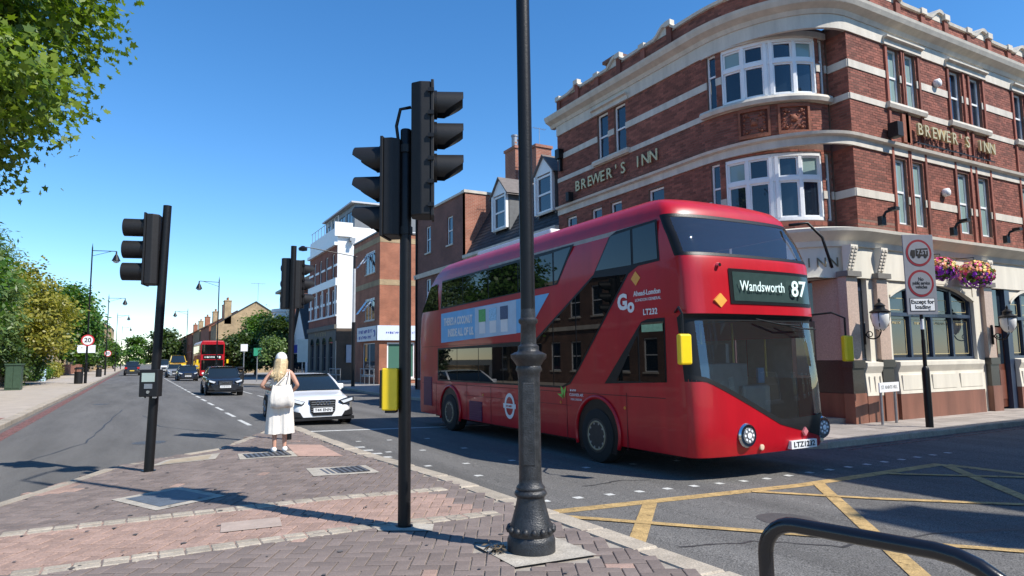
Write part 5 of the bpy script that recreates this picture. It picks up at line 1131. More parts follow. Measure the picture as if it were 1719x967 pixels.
# ------------------------------------------------------------------ the red double-decker
def make_bus():
    XO, XN, Y0, Y1 = 7.2, 10.15, 7.22, 18.55; cx = (XO+XN)/2; hw = (XN-XO)/2; gr = -.16
    bus = thing('double_decker_bus', 'large red double decker bus to Wandsworth turning in front of the pub', 'bus', (cx, 13, gr))
    ZL = [.2, .3, .6, 1.0, 1.3, 1.6, 2.0, 2.3, 2.34, 2.5, 2.9, 3.2, 3.27, 3.4, 3.6, 3.8, 3.95, 4.06, 4.2, 4.3, 4.38, 4.43, 4.46]
    fy = lambda z: float(np.interp(z, [.1, .3, .6, 1.3, 2.3, 2.34, 3.2, 3.27, 3.6, 3.95, 4.06, 4.2, 4.3, 4.38, 4.43, 4.46], [.1, .03, 0, .03, .15, .08, .13, .16, .3, .50, .53, .66, .88, 1.25, 1.8, 2.5]))
    ry = lambda z: float(np.interp(z, [.1, 2.3, 3.0, 3.6, 4.0, 4.3, 4.46], [0, .02, .12, .6, 1.1, 1.45, 2.2]))
    wz = lambda z: float(np.interp(z, [.1, .4, 3.7, 3.95, 4.06, 4.2, 4.3, 4.38, 4.43, 4.46], [hw-.03, hw, hw-.0, hw-.04, hw-.07, hw-.15, hw-.27, hw-.45, hw-.7, hw-1.0]))
    CF, CR, p = .32, .25, 2.8
    def yf(a, z, c=CF): return Y0+fy(z)+c*(1-(max(0, 1-abs(a)**p))**(1/p))
    na = 25; AA = [math.sin(t)**1 if True else 0 for t in np.linspace(-PI/2, PI/2, na)]
    def ring(z):
        w_ = wz(z); R = []
        yb = Y1-ry(z)
        for k in range(9): R.append((cx-w_, (yb-CR)+((Y0+fy(z)+CF)-(yb-CR))*k/9))
        R += [(cx+w_*a, yf(a, z)) for a in AA]
        for k in range(1, 10): R.append((cx+w_, (Y0+fy(z)+CF)+((yb-CR)-(Y0+fy(z)+CF))*k/9))
        R += [(cx-w_*a, yb-CR*(1-(max(0, 1-abs(a)**p))**(1/p))) for a in AA[1:-1]]
        return R
    body = MB(); roof = MB(); rg = [ring(z) for z in ZL]; n = len(rg[0])
    for mb, lo, hi in ((body, 0, 16), (roof, 16, len(ZL)-1)):
        idx = {}
        for i in range(lo, hi+1): idx[i] = [mb.p(x, y, ZL[i]) for x, y in rg[i]]
        for i in range(lo, hi):
            for k in range(n):
                front = 9 <= k < 9+na-1
                if front and (ZL[i] < 2.29 or 3.26 < ZL[i] < 3.94): continue
                if 9+na-1 <= k < 9+na+6 and (1.29 < ZL[i] < 1.99 or 3.39 < ZL[i] < 3.79): continue      # nearside glazing is open
                mb.face((idx[i][k], idx[i][(k+1) % n], idx[i+1][(k+1) % n], idx[i+1][k]))
        if hi == len(ZL)-1: mb.face(idx[hi])
    bd = body.build('body', BUSR, bus, smooth=True, angle=30); roof.build('roof', BUSM if False else BUSR, bus, smooth=True, angle=50)
    MB().box(XO+.5, XN-.5, 12.0, 15.6, 4.3, 4.5).build('roof_pod', WHITE, bus, bevel=.05)
    def fpatch(x0, x1, zb, zt, off=0., nu=20, nv=8):
        """a piece of the bowed front between two curves zb(x), zt(x)"""
        a0, a1 = [math.asin(max(-1, min(1, (x-cx)/hw))) for x in (x0, x1)]; g = []; mb = MB()
        for i in range(nu+1):
            a = math.sin(a0+(a1-a0)*i/nu); x = cx+hw*a; col = []
            for j in range(nv+1):
                z = zb(x)+(zt(x)-zb(x))*j/nv; col.append(mb.p(cx+wz(z)*a, yf(a, z)-off, z))
            g.append(col)
        for i in range(nu):
            for j in range(nv): mb.face((g[i][j], g[i+1][j], g[i+1][j+1], g[i][j+1]))
        return mb
    I = lambda xs, zs: (lambda x: float(np.interp(x, xs, zs)))
    nose = I([7.2, 7.45, 8.85, 10.12], [1.36, 1.31, .62, .32]); wsb = I([7.2, 7.45, 8.82, 9.0, 10.12], [1.40, 1.35, .69, .67, .70])
    K = lambda v: (lambda x: v)
    fpatch(XO, XN, K(.2), nose, 0, 28, 6).build('nose_panel', BUSR, bus, smooth=True)
    fpatch(XO, XN, lambda x: nose(x)-.002, lambda x: wsb(x)+.03, .006, 28, 4).build('black_valance', BLK2, bus, smooth=True)
    fpatch(XO, 7.36, K(1.32), K(2.3), 0, 6, 6).build('front_pillar', BLACK, bus, smooth=True); fpatch(10.03, XN, K(.6), K(2.3), 0, 6, 6).build('front_pillar', BLACK, bus, smooth=True)
    fpatch(7.36, 10.03, wsb, K(2.3), .0, 24, 8).build('windscreen', GLW, bus, smooth=True); fpatch(XO, XN, K(2.24), K(2.345), .008, 24, 2).build('windscreen_header', BLK2, bus, smooth=True)
    fpatch(7.27, 10.06, K(3.29), K(3.93), 0., 24, 8).build('upper_windscreen', GLW, bus, smooth=True); fpatch(XO, 7.27, K(3.27), K(3.95), 0, 6, 6).build('upper_pillar', BLACK, bus, smooth=True); fpatch(10.06, XN, K(3.27), K(3.95), 0, 6, 6).build('upper_pillar', BLACK, bus, smooth=True)
    for z0, z1 in ((3.25, 3.3), (3.91, 3.97)): fpatch(XO, XN, K(z0), K(z1), .006, 24, 2).build('window_seal', BLACK, bus, smooth=True)
    # destination display
    db = fpatch(7.98, 10.0, K(2.5), K(3.06), .012, 16, 2).build('destination_box', BLACK, bus, smooth=True)
    fpatch(8.05, 9.94, K(2.55), K(3.01), .018, 16, 2).build('display_glass', mat('display_glass', (.035, .06, .055), .15, .1, 6), db, smooth=True)
    LIT = mat('display_white', (.7, .85, .8), .5, .02, 5, emit=(.75, .95, .9, .12))
    text('destination', 'Wandsworth', .23, LIT, db, (8.66, Y0+.05, 2.78), RX, UPZ, .003, width=1.02); text('route_number', '87', .36, LIT, db, (9.52, Y0+.055, 2.77), RX, UPZ, .003, bold=.006)
    # headlights, fog lamps, badge, number plate
    for x, nm in ((8.1, 'headlight'), (10.02, 'headlight')):
        y = yf((x-cx)/hw, .5)-.01; s = -.28 if x < 9 else .55
        q = MB().lathe([(.17, .03), (.185, -.0), (.165, -.03), (.12, -.035)], (x, y, .5), 24, 1).build(nm, CHROME, bus, smooth=True, angle=40)
        MB().lathe([(.045, -.05), (.02, -.055)], (x, y, .5), 14, 1).build('lens', mat('lamp_glass', (.8, .82, .85), .1, .03, 5), q); MB().lathe([(.118, -.036), (.118, -.04)], (x, y, .5), 24, 1).build('reflector', GREY, q)
        for k in range(8): t = 2*PI*k/8; MB().lathe([(.02, -.041), (.018, -.048)], (x+.085*math.cos(t), y, .5+.085*math.sin(t)), 8, 1).build('led', MT['lamp_glass'], q)
    for x in (8.42, 10.0): MB().lathe([(.045, .02), (.045, -.02), (.03, -.025)], (x, yf((x-cx)/hw, .3), .3), 14, 1).build('fog_lamp', mat('warm_lens', (.65, .5, .36), .2, .05, 6), bus)
    pl = MB().box(9.05, 9.66, Y0-.02, Y0+.06, .225, .35).build('number_plate', SIGNW, bus); text('registration', 'LTZ1232', .115, INK, pl, (9.355, Y0-.024, .288), RX, UPZ, .002, width=.5, bold=.002)
    MB().prism([(9.42-.06, .48), (9.42, .41), (9.42+.06, .48), (9.42, .55)], 1, Y0-.012, Y0+.03).build('badge', mat('badge_pink', (.55, .18, .2), .3, .05, 5), bus)
    DIA = mat('orange_sticker', (.75, .35, .06), .5, .08, 10)
    MB().prism([(7.78-.13, 2.55), (7.78, 2.44), (7.78+.13, 2.55), (7.78, 2.66)], 1, yf((7.78-cx)/hw, 2.5)-.015, yf((7.78-cx)/hw, 2.5)+.05).build('warning_sticker', DIA, bus)
    MB().lathe([(.03, -.05), (.035, 0), (.03, .03)], (7.78, Y0+.15, 3.1), 10, 1).build('marker_lamp', CHROME, bus)
    # interior seen through the glass
    INT = mat('bus_interior', (.34, .34, .33), .8, .2, 4); SEAT = mat('seat_moquette', (.10, .02, .03), .9, .2, 10)
    it = MB().box(XO+.08, XN-.08, 8.1, 17.5, .42, .47).build('lower_floor', INT, bus); MB().box(XO+.08, XN-.08, 8.15, 17.5, 2.36, 2.42).build('upper_floor', INT, bus); MB().box(XO+.08, XN-.08, 11.5, 11.6, .47, 2.36).build('bulkhead', INT, bus)
    MB().box(8.5, 9.15, 7.62, 8.1, .75, 1.22).build('ticket_machine', mat('pale_grey_plastic', (.42, .45, .45), .5, .1, 5), bus, bevel=.05); MB().box(8.95, 9.1, 7.7, 7.74, 1.25, 1.5).build('blue_notice', mat('notice_blue', (.12, .35, .6), .5, .1, 5), bus); MB().box(7.5, 8.75, 7.72, 8.25, .9, 1.58).build('dashboard', mat('grey_dash', (.30, .32, .32), .6, .1, 5), bus, bevel=.04); MB().box(8.55, 8.62, 8.0, 9.6, .47, 1.9).build('cab_partition', mat('cab_panel', (.38, .40, .40), .4, .1, 5), bus)
    MB().tube([(7.95+.23*math.cos(t), 8.34+.07*math.sin(t), 1.62+.2*math.sin(t)) for t in np.linspace(0, 2*PI, 17)], .02, 8, False).build('steering_wheel', BLK2, bus); MB().tube([(7.95, 8.34, 1.62), (7.95, 8.15, 1.4)], .03, 8).build('steering_column', BLK2, bus)
    MB().box(XN-.06, XN-.03, Y0+.65, 11.5, .47, 1.3).build('inner_lining', MT['cab_panel'], bus); MB().box(XO+.02, XO+.05, Y0+.8, 11.5, .47, 2.3).build('inner_lining', MT['cab_panel'], bus); MB().box(XO+.02, XO+.05, Y0+1.0, 14, 2.45, 3.9).build('inner_lining', INT, bus)
    for k in range(3):
        for x in (7.9, 8.9, 9.5): MB().box(x-.22, x+.22, 9.5+k*.9, 9.6+k*.9, 2.42, 3.42).build('seat_back', SEAT, bus, bevel=.03)
    MB().box(7.7, 8.2, 9.1, 9.22, .5, 1.75).build('driver_seat', SEAT, bus, bevel=.04)
    for x in (8.9, 9.7): MB().tube([(x, 8.9, .47), (x, 8.9, 2.3)], .02, 8).build('grab_pole', mat('grab_yellow', (.6, .45, .05), .4, .05, 5), bus)
    for z0, z1 in ((1.3, 2.0), (3.4, 3.8)):
        for k in range(6): y = Y0+.7+k*1.32; MB().poly([(XN-.012, y+.03, z0), (XN-.012, y+1.29, z0), (XN-.012, y+1.29, z1), (XN-.012, y+.03, z1)]).build('nearside_pane', GLW, bus)
    # offside glazing, each pane its own piece, in a black surround
    T = FX(XO); e = .004
    def panel(name, pts, m, b=.006, par=bus): return MB(T).poly([(y, b, z) for y, z in pts]).build(name, m, par)
    sur = panel('lower_glazing_surround', [(17.05, 1.12), (17.05, 2.0), (12.0, 2.06), (11.82, 2.12), (9.8, 3.2), (9.3, 3.82), (9.1, 3.88), (8.06, 3.9), (8.02, 3.22), (8.55, 3.2), (8.8, 3.1), (10.35, 1.45), (10.62, 1.2), (10.9, 1.12)], BLACK, .004)
    def strip(y0, y1, z0, z1, k, nm='pane', par=sur):
        for i in range(k):
            a = y0+(y1-y0)*i/k; b = y0+(y1-y0)*(i+1)/k; s = .02 if b < a else -.02
            panel(nm, [(a-.015*np.sign(a-b), z0), (b+.015*np.sign(a-b), z0), (b+.015*np.sign(a-b), z1), (a-.015*np.sign(a-b), z1)], GLB, .008, par)
    strip(17.0, 12.05, 1.16, 1.96, 4)
    panel('pane', [(12.02, 1.16), (12.02, 2.02), (11.8, 2.07), (11.2, 2.4), (11.2, 1.16)], GLB, .008, sur); panel('pane', [(11.17, 1.16), (11.17, 2.41), (10.4, 2.83), (10.4, 1.45), (10.64, 1.24), (10.9, 1.16)], GLB, .008, sur); panel('pane', [(10.37, 1.49), (10.37, 2.84), (9.82, 3.14), (8.86, 3.1)], GLB, .008, sur)
    panel('pane', [(9.72, 3.26), (9.26, 3.82), (8.72, 3.84), (8.72, 3.24)], GLB, .008, sur); panel('pane', [(8.66, 3.25), (8.66, 3.84), (8.1, 3.86), (8.07, 3.26)], GLB, .008, sur)
    us = panel('upper_glazing_surround', [(16.85, 3.05), (16.72, 3.82), (10.4, 3.86), (11.0, 3.14)], BLACK, .004)
    for i in range(4): a, b = 16.8-i*1.42, 16.8-(i+1)*1.42+.04; panel('pane', [(a if i else a-.02, 3.09+.015*i), (b, 3.09+.015*(i+1)), (b, 3.79), (a-.08 if i == 0 else a, 3.78)], GLB, .008, us)
    panel('pane', [(11.1, 3.16), (11.1, 3.8), (10.5, 3.82), (11.02, 3.18)], GLB, .008, us)
    rw = panel('rear_quarter_window', [(18.2, 3.05), (17.85, 3.4), (17.55, 3.72), (17.05, 3.78), (16.98, 3.05)], GLB, .006)
    cab = panel('cab_window_surround', [(9.55, 1.24), (8.52, 2.27), (8.35, 2.31), (7.95, 2.31), (7.95, 1.3)], BLACK, .004); panel('pane', [(9.2, 1.3), (8.62, 1.3), (8.62, 2.06)], GLB, .008, cab); panel('pane', [(8.58, 1.3), (7.98, 1.3), (7.98, 2.25), (8.5, 2.25), (8.58, 2.14)], GLB, .008, cab)
    MB(T).box(8.0, 8.5, .01, .014, 2.1, 2.22).build('cab_notice', mat('green_notice', (.25, .42, .25), .5, .2, 20), cab)
    # advert on the side
    ADB = mat('advert_blue', (.16, .42, .70), .5, .08, 3)
    ad = panel('side_advert', [(16.8, 2.14), (16.8, 2.93), (11.3, 3.0), (12.15, 2.26)], ADB, .006); panel('advert_pale_panel', [(14.7, 2.19), (14.7, 2.94), (12.65, 2.97), (12.65, 2.24)], mat('advert_pale', (.42, .55, .68), .5, .08, 3), .009, ad)
    text('slogan', "THERE'S A COCONUT", .27, WPR, ad, (XO-.012, 15.72, 2.68), RNY, (0, 0, 1), .002, width=1.75, bold=.01); text('slogan', 'INSIDE ALL OF US.', .27, WPR, ad, (XO-.012, 15.55, 2.38), RNY, UPZ, .002, width=1.55, bold=.01)
    for i, c in enumerate(((.10, .38, .10), (.30, .55, .75), (.05, .08, .16))):
        y = 14.3-i*.55; MB(T).box(y-.16, y+.16, .01, .014, 2.3, 2.85).build('carton', SIGNW, ad); MB(T).box(y-.18, y+.18, .013, .017, 2.58, 2.88).build('carton_print', mat('carton_%d' % i, c, .5, .3, 30), ad)
    # lettering and emblems
    text('operator_logo', 'G', .36, WPR, bus, (XO-.01, 8.98, 2.62), RNY, UPZ, .002, bold=.016); text('operator_logo', 'o', .32, WPR, bus, (XO-.01, 8.76, 2.55), RNY, UPZ, .002, bold=.014); text('operator_name', 'Ahead-London', .12, WPR, bus, (XO-.01, 8.35, 2.74), RNY, UPZ, .002, width=.66, bold=.002); text('operator_name', 'LONDON GENERAL', .07, WPR, bus, (XO-.01, 8.33, 2.63), RNY, UPZ, .002)
    text('fleet_number', 'LT232', .135, WPR, bus, (XO-.01, 8.28, 2.42), RNY, UPZ, .002, bold=.003)
    MB(T).prism([(8.62-.12, 3.0), (8.62, 2.88), (8.62+.12, 3.0), (8.62, 3.12)], 1, .004, .008).build('warning_sticker', DIA, bus)
    rb = MB(T); 
    for k in range(28):
        t, u = 2*PI*k/28, 2*PI*(k+1)/28; rb.poly([(13.0+.16*math.cos(t), .008, .66+.2*math.sin(t)), (13.0+.16*math.cos(u), .008, .66+.2*math.sin(u)), (13.0+.23*math.cos(u), .008, .66+.28*math.sin(u)), (13.0+.23*math.cos(t), .008, .66+.28*math.sin(t))])
    rb = rb.build('roundel', WPR, bus); MB(T).box(12.72, 13.28, .008, .011, .61, .71).build('roundel_bar', WPR, rb); marks('roundel_lettering', .3, .045, BUSR, rb, (XO-.0115, 13.0, .66), RNY, UPZ, 5, 1)
    lf = mat('leaf_green', (.22, .5, .08), .5, .1, 10)
    for s, t in ((0, .35), (.1, 1.2), (-.1, 2.0)): MB(T).poly([(10.86+s*.3, .008, .92), (10.86+.11*math.cos(t)+.04, .008, .92+.16*math.sin(t)), (10.86+.22*math.cos(t), .008, .92+.26*math.sin(t)), (10.86+.10*math.cos(t)-.05, .008, .92+.16*math.sin(t)+.03)]).build('eco_leaf', lf, bus)
    marks('eco_lettering', .2, .04, WPR, bus, (XO-.006, 10.52, 1.09), RNY, UPZ, 6, 2)
    for i, s in enumerate(('CLEANER AIR', 'FOR LONDON')): text('eco_lettering', s, .075-.02*i, WPR, bus, (XO-.01, 10.42, 1.005-.085*i), RNY, UPZ, .001)
    # wheels in their arches
    for yw, zc in ((9.78, .36), (16.2, .36)):
        ar = MB(T).prism([(yw+.60*math.cos(t), zc+.60*math.sin(t)) for t in np.linspace(-.55, PI+.55, 25)], 1, .002, .005).build('wheel_arch', BLACK, bus); lp = MB(T)
        Q = [(yw+.64*math.cos(t), zc+.64*math.sin(t)) for t in np.linspace(-.35, PI+.35, 25)]; lp.tube([(y, .012, z) for y, z in Q], .035, 8).build('arch_lip', BUSR, ar, smooth=True)
        wc = (XO, yw, gr+.485)
        wh = MB().lathe([(.30, .30), (.46, .28), (.485, .22), (.485, .06), (.46, -.02), (.40, -.035), (.30, -.03)], wc, 36, 0).build('wheel', RUB, bus, smooth=True, angle=50)
        MB().lathe([(.30, -.034), (.285, -.02), (.27, .02), (.15, .03), (.14, -.01), (.09, -.03), (.02, -.032)], wc, 30, 0).build('rim', mat('wheel_dark', (.025, .025, .025), .5, .3, 15), wh, smooth=True, angle=40)
        for k in range(10): t = 2*PI*k/10; MB().lathe([(.022, -.035), (.022, .02)], (XO, yw+.215*math.cos(t), gr+.485+.215*math.sin(t)), 8, 0).build('wheel_nut', GREY, wh)
        ring_ = MB(); ring_.tube([(XO-.03, yw+.245*math.cos(t), gr+.485+.245*math.sin(t)) for t in np.linspace(0, 2*PI, 25)], .016, 6, False).build('nut_ring', mat('tan_ring', (.30, .25, .16), .6, .2, 10), wh)
    # grilles, skirts, flaps, seams
    PUR = mat('purple_grille', (.09, .012, .06), .5, .2, 10)
    for (a, b, c, d) in ((17.45, 18.05, .42, 1.22), (14.35, 15.05, .22, .68)):
        g = MB(T).box(a, b, .0, .008, c, d).build('grille', PUR, bus)
        for k in range(int((d-c)/.055)): MB(T).box(a+.03, b-.03, .008, .02, c+.03+k*.055, c+.055+k*.055).build('grille_slat', PUR, g)
    SEAM = mat('dark_red_seam', (.06, .002, .004), .6, .1, 5)  # dark red for the thin joint lines between side panels
    for y in (17.15, 15.2, 13.9, 12.1, 10.75, 8.95): MB(T).box(y-.006, y+.006, 0, .003, .15, 1.1).build('panel_seam', SEAM, bus)
    MB(T).box(9.0-1.0, 18.2, 0, .003, 1.045, 1.057).build('panel_seam', SEAM, bus); MB(T).box(10.6, 15.4, 0, .0035, .8, .808).build('panel_seam', SEAM, bus); MB(T).box(12.4, 18.2, 0, .003, 2.05, 2.06).build('panel_seam', SEAM, bus)
    for y in (12.2, 14.3, 10.95, 9.0): MB(T).lathe([(.03, -.0), (.025, .015)], (y, 0, .85), 10, 1).build('side_marker', mat('amber_lens', (.6, .2, .03), .3, .05, 5), bus)
    MB().box(XO+.35, XN-.35, 8.2, 18.0, .1, .42).build('underfloor', BLACK, bus)
    # mirrors and wipers
    for s, X in ((-1, XO), (1, XN)):
        m_ = MB().tube([(X-s*-.0, Y0+.5, 2.38), (X+s*.28, Y0+.12, 2.42), (X+s*.38, Y0-.05, 2.32), (X+s*.38, Y0-.05, 1.85)], .018, 8).build('mirror_arm', BLACK, bus); MB().box(X+s*.38-.11, X+s*.38+.11, Y0-.12, Y0-.02, 1.58, 2.02).build('mirror', YBOX, m_, bevel=.03)
    MB().tube([(9.95, Y0+.5, 3.98), (10.25, Y0+.35, 4.02), (10.42, Y0+.2, 3.75), (10.5, Y0+.1, 3.2)], .025, 8).build('branch_guard', BLACK, bus, smooth=True)
    for x0, x1, zz in ((8.5, 9.5, 2.22), (9.0, 9.9, 2.16)): MB().tube([(x0, Y0+.08, zz+.05), ((x0+x1)/2, Y0+.02, zz-.03), (x1, Y0+.06, zz-.04)], .012, 6).build('wiper', BLK2, bus)
    return bus
make_bus()
# ------------------------------------------------------------------ cars
def make_car(name, label, X, Y, L, W, H, paint, kind='hatch', plate='', rot=PI, rear=False, group=None):
    """front at local -Y; loft of cross-sections for the body, glazed cabin on top"""
    cb = {'coupe': (.30, .46, .72, .92, .80), 'hatch': (.24, .36, .86, .99, .86), 'suv': (.22, .32, .88, .99, .9), 'van': (.10, .22, .97, .995, .9)}[kind]
    root = thing(name, label, 'car' if kind != 'van' else 'van', (X, Y, gz(X)), group)
    hw = W/2; belt = H*(.66 if kind != 'coupe' else .68); hood = H*(.60 if kind == 'van' else .62 if kind != 'coupe' else .60); gc = .17 if kind in ('coupe',) else .22
    st = [(0, gc+.06, hood*.62, .70), (.02, gc+.02, hood*.74, .82), (.06, gc, hood*.86, .92), (.12, gc, hood*.94, .97), (cb[0]*.9, gc, hood*1.02, 1.0), (cb[0], gc, belt, 1.0), (.5, gc, belt*1.01, 1.0), (cb[2], gc, belt*1.02, .99), (.93, gc+.02, belt*1.0, .95), (.98, gc+.04, belt*.94, .88), (1.0, gc+.1, belt*.8, .80)]
    mb = MB(lambda a, b, c: (X+a, Y+b, gz(X)+c)); rows = []
    for t, zb, zt, k in st:
        w_ = hw*k; y = L*t; sec = [(0, zb), (w_*.8, zb), (w_*.97, zb+.12), (w_, zb+(zt-zb)*.45), (w_*.985, zb+(zt-zb)*.72), (w_*.93, zt-.03), (w_*.82, zt), (0, zt+.025)]
        full = [(-a, z) for a, z in sec[:0:-1]]+sec
        full = [(-a, z) for a, z in sec[::-1]][:-1]+sec
        rows.append([mb.p(a, y, z) for a, z in full])
    for A, B in zip(rows, rows[1:]):
        for i in range(len(A)-1): mb.face((A[i], A[i+1], B[i+1], B[i]))
        mb.face((A[-1], A[0], B[0], B[-1]))
    mb.face(rows[0]); mb.face(rows[-1][::-1])
    bd = mb.build('body', paint, root, smooth=True, angle=60); sb = bd.modifiers.new('smooth', 'SUBSURF'); sb.levels = 1; sb.render_levels = 2
    Tl = lambda a, b, c: (X+a, Y+b, gz(X)+c)
    bw, tw = hw*.90, hw*.70; yb0, yb1, yt0, yt1 = L*cb[0]*.96, L*cb[3]*.985, L*cb[1], L*cb[2]*.9
    zb_, zt_ = belt-.03, H-.05
    q = {'fl': (-bw, yb0, zb_), 'fr': (bw, yb0, zb_), 'bl': (-bw*.95, yb1, zb_), 'br': (bw*.95, yb1, zb_), 'tfl': (-tw, yt0, zt_), 'tfr': (tw, yt0, zt_), 'tbl': (-tw*.97, yt1, zt_), 'tbr': (tw*.97, yt1, zt_)}
    def bulge(a, b, c, d, nm, m, out, n=8):
        A, B, C_, D = [Vector(q[k]) for k in (a, b, c, d)]; g = MB(Tl); ids = []
        for i in range(n+1):
            r = []
            for j in range(n+1):
                u, v = i/n, j/n; pnt = A.lerp(B, u).lerp(D.lerp(C_, u), v); pnt += Vector(out)*(4*u*(1-u))*.10+Vector((0, 0, .03))*math.sin(PI*v); r.append(g.p(*pnt))
            ids.append(r)
        for i in range(n):
            for j in range(n): g.face((ids[i][j], ids[i+1][j], ids[i+1][j+1], ids[i][j+1]))
        return g.build(nm, m, root, smooth=True)
    CG = glassmat('car_glass', (.012, .018, .022), 1.75)
    bulge('fl', 'fr', 'tfr', 'tfl', 'windscreen', CG, (0, -1, 0)); bulge('br', 'bl', 'tbl', 'tbr', 'rear_window', CG, (0, 1, 0)); bulge('bl', 'fl', 'tfl', 'tbl', 'side_window', CG, (-.3, 0, 0)); bulge('fr', 'br', 'tbr', 'tfr', 'side_window', CG, (.3, 0, 0))
    rf = MB(Tl); ids = []; n = 8
    for i in range(n+1):
        r = []
        for j in range(n+1):
            u, v = i/n*2-1, j/n; y = yt0-.08+(yt1-yt0+.16)*v-.10*(1-u*u)*(1-2*v)*1.0; r.append(rf.p(tw*1.04*u, y, zt_+.055*(1-u**4)*(.5+.5*math.sin(PI*v))))
        ids.append(r)
    for i in range(n):
        for j in range(n): rf.face((ids[i][j], ids[i+1][j], ids[i+1][j+1], ids[i][j+1]))
    rf.build('roof', paint, root, smooth=True)
    for a, b in (('fl', 'tfl'), ('fr', 'tfr'), ('bl', 'tbl'), ('br', 'tbr')): A, B = Vector(q[a]), Vector(q[b]); MB(Tl).tube([A, A.lerp(B, .5)+Vector((0, 0, .02)), B], .035, 8).build('pillar', paint, root, smooth=True)
    for s in (-1, 1):
        A = Vector(q['fl' if s < 0 else 'fr']).lerp(Vector(q['bl' if s < 0 else 'br']), .52); B = Vector(q['tfl' if s < 0 else 'tfr']).lerp(Vector(q['tbl' if s < 0 else 'tbr']), .48); MB(Tl).tube([A+Vector((s*.02, 0, 0)), B+Vector((s*.02, 0, 0))], .03, 6).build('pillar', BLK2, root)
        m_ = MB(Tl).box(s*hw*.95-.09, s*hw*.95+.09 if False else s*(hw*.95)+.09, L*cb[0]+.12, L*cb[0]+.24, belt-.02, belt+.13).build('mirror', paint, root, bevel=.03)
        MB(Tl).tube([(s*hw*1.001, L*.30, belt*.62), (s*hw*1.003, L*.75, belt*.62)], .008, 6).build('side_strip', BLK2, root)
    R = .33 if kind in ('coupe', 'hatch') else .36
    for s in (-1, 1):
        for t in (.175, .80):
            c = (X+s*(hw-.11), Y+L*t, gz(X)+R); ac = MB().lathe([(R+.07, -.115), (R+.07, .118)], c, 26, 0).build('wheel_arch', BLACK, root)
            wh = MB().lathe([(R*.7, -.12), (R*.96, -.12), (R, -.08), (R, .08), (R*.96, .125), (R*.7, .125)] if s > 0 else [(R*.7, .12), (R*.96, .12), (R, .08), (R, -.08), (R*.96, -.125), (R*.7, -.125)], c, 26, 0).build('wheel', RUB, root, smooth=True, angle=50)
            rm = MB().lathe([(R*.70, s*.128), (R*.66, s*.118), (R*.2, s*.11), (R*.1, s*.125), (.01, s*.125)], c, 24, 0).build('rim', mat('alloy', (.32, .32, .33), .35, .1, 10, metal=.7), wh)
            for k in range(5): t2 = 2*PI*k/5; MB().tube([(c[0]+s*.125, c[1], c[2]), (c[0]+s*.128, c[1]+R*.64*math.cos(t2), c[2]+R*.64*math.sin(t2))], .028, 6).build('spoke', MT['alloy'], rm)
    HLG = mat('headlight_glass', (.62, .66, .70), .12, .1, 15); TLG = mat('tail_light_red', (.45, .01, .01), .2, .1, 10)
    for s in (-1, 1):
        if not rear:
            hl = MB(Tl).prism([(s*hw*.50, hood*.78), (s*hw*.92, hood*.90), (s*hw*.93, hood*.76), (s*hw*.60, hood*.66)], 1, -.0, .26).build('headlight', BLK2, root); MB(Tl).prism([(s*hw*.53, hood*.775), (s*hw*.88, hood*.875), (s*hw*.88, hood*.79), (s*hw*.62, hood*.70)], 1, -.014, .002).build('lamp_strip', HLG, hl)
            MB(Tl).prism([(s*hw*.58, gc+.08), (s*hw*.90, gc+.09), (s*hw*.88, gc+.24), (s*hw*.66, gc+.20)], 1, -.012, .22).build('air_intake', BLK2, root)
        else: MB(Tl).box(s*hw*.62 if s > 0 else -hw*.92, s*hw*.92 if s > 0 else -hw*.62, -.02, .12, hood*.75, hood*.95).build('tail_light', TLG, root)
    if not rear:
        g = MB(Tl).prism([(-hw*.38, hood*.82), (hw*.38, hood*.82), (hw*.36, hood*.45), (hw*.28, gc+.1), (-hw*.28, gc+.1), (-hw*.36, hood*.45)], 1, -.022, .2).build('grille', BLK2, root)
        for k in range(5): z = hood*.45+k*hood*.075; MB(Tl).box(-hw*.34, hw*.34, -.028, -.02, z, z+.014).build('grille_bar', GREY, g)
        for k in range(4): MB(Tl).tube([(-.14+k*.093+.052*math.cos(t), -.034, hood*.73+.052*math.sin(t)) for t in np.linspace(0, 2*PI, 15)], .008, 6, False).build('badge_ring', CHROME, g) if kind != 'van' and paint.name.startswith(('white', 'black_car')) else None
        MB(Tl).box(-hw*.95, hw*.95, .02, .2, gc-.03, gc+.05).build('splitter', BLK2, root)
    pz = hood*.50 if not rear else hood*.55
    np_ = MB(Tl).box(-.26, .26, -.042, -.01, pz-.06, pz+.06).build('number_plate', SIGNW if not rear else mat('rear_plate_yellow', (.7, .5, .06), .5, .05, 6), root)
    if plate: text('registration', plate, .10, INK, np_, Tl(0, -.045, pz), RX, UPZ, .001, width=.45, bold=.002)
    elif not rear: marks('registration', .42, .07, INK, np_, Tl(0, -.043, pz), RX, UPZ, 7, int(Y))
    return root
WCAR = mat('white_car_paint', (.74, .75, .77), .25, .03, 2, coat=.8); BCAR = mat('black_car_paint', (.015, .018, .024), .22, .05, 2, coat=.8); SCAR = mat('silver_car_paint', (.36, .38, .40), .3, .05, 2, metal=.5, coat=.5); DCAR = mat('dark_blue_car_paint', (.012, .016, .03), .25, .05, 2, coat=.8); YVAN = mat('yellow_van_paint', (.72, .45, .03), .4, .05, 2)
make_car('parked_coupe' if False else 'coupe', 'white coupe waiting at the stop line behind the woman', 4.55, 18.9, 4.6, 1.86, 1.40, WCAR, 'coupe', 'T44 ENN')
make_car('hatchback', 'black compact car with honeycomb grille approaching in the centre lane', 4.1, 38.0, 4.2, 1.8, 1.52, BCAR, 'hatch')
make_car('family_car', 'dark blue oncoming car behind the black compact car', 4.3, 70.5, 4.4, 1.8, 1.5, DCAR, 'hatch')
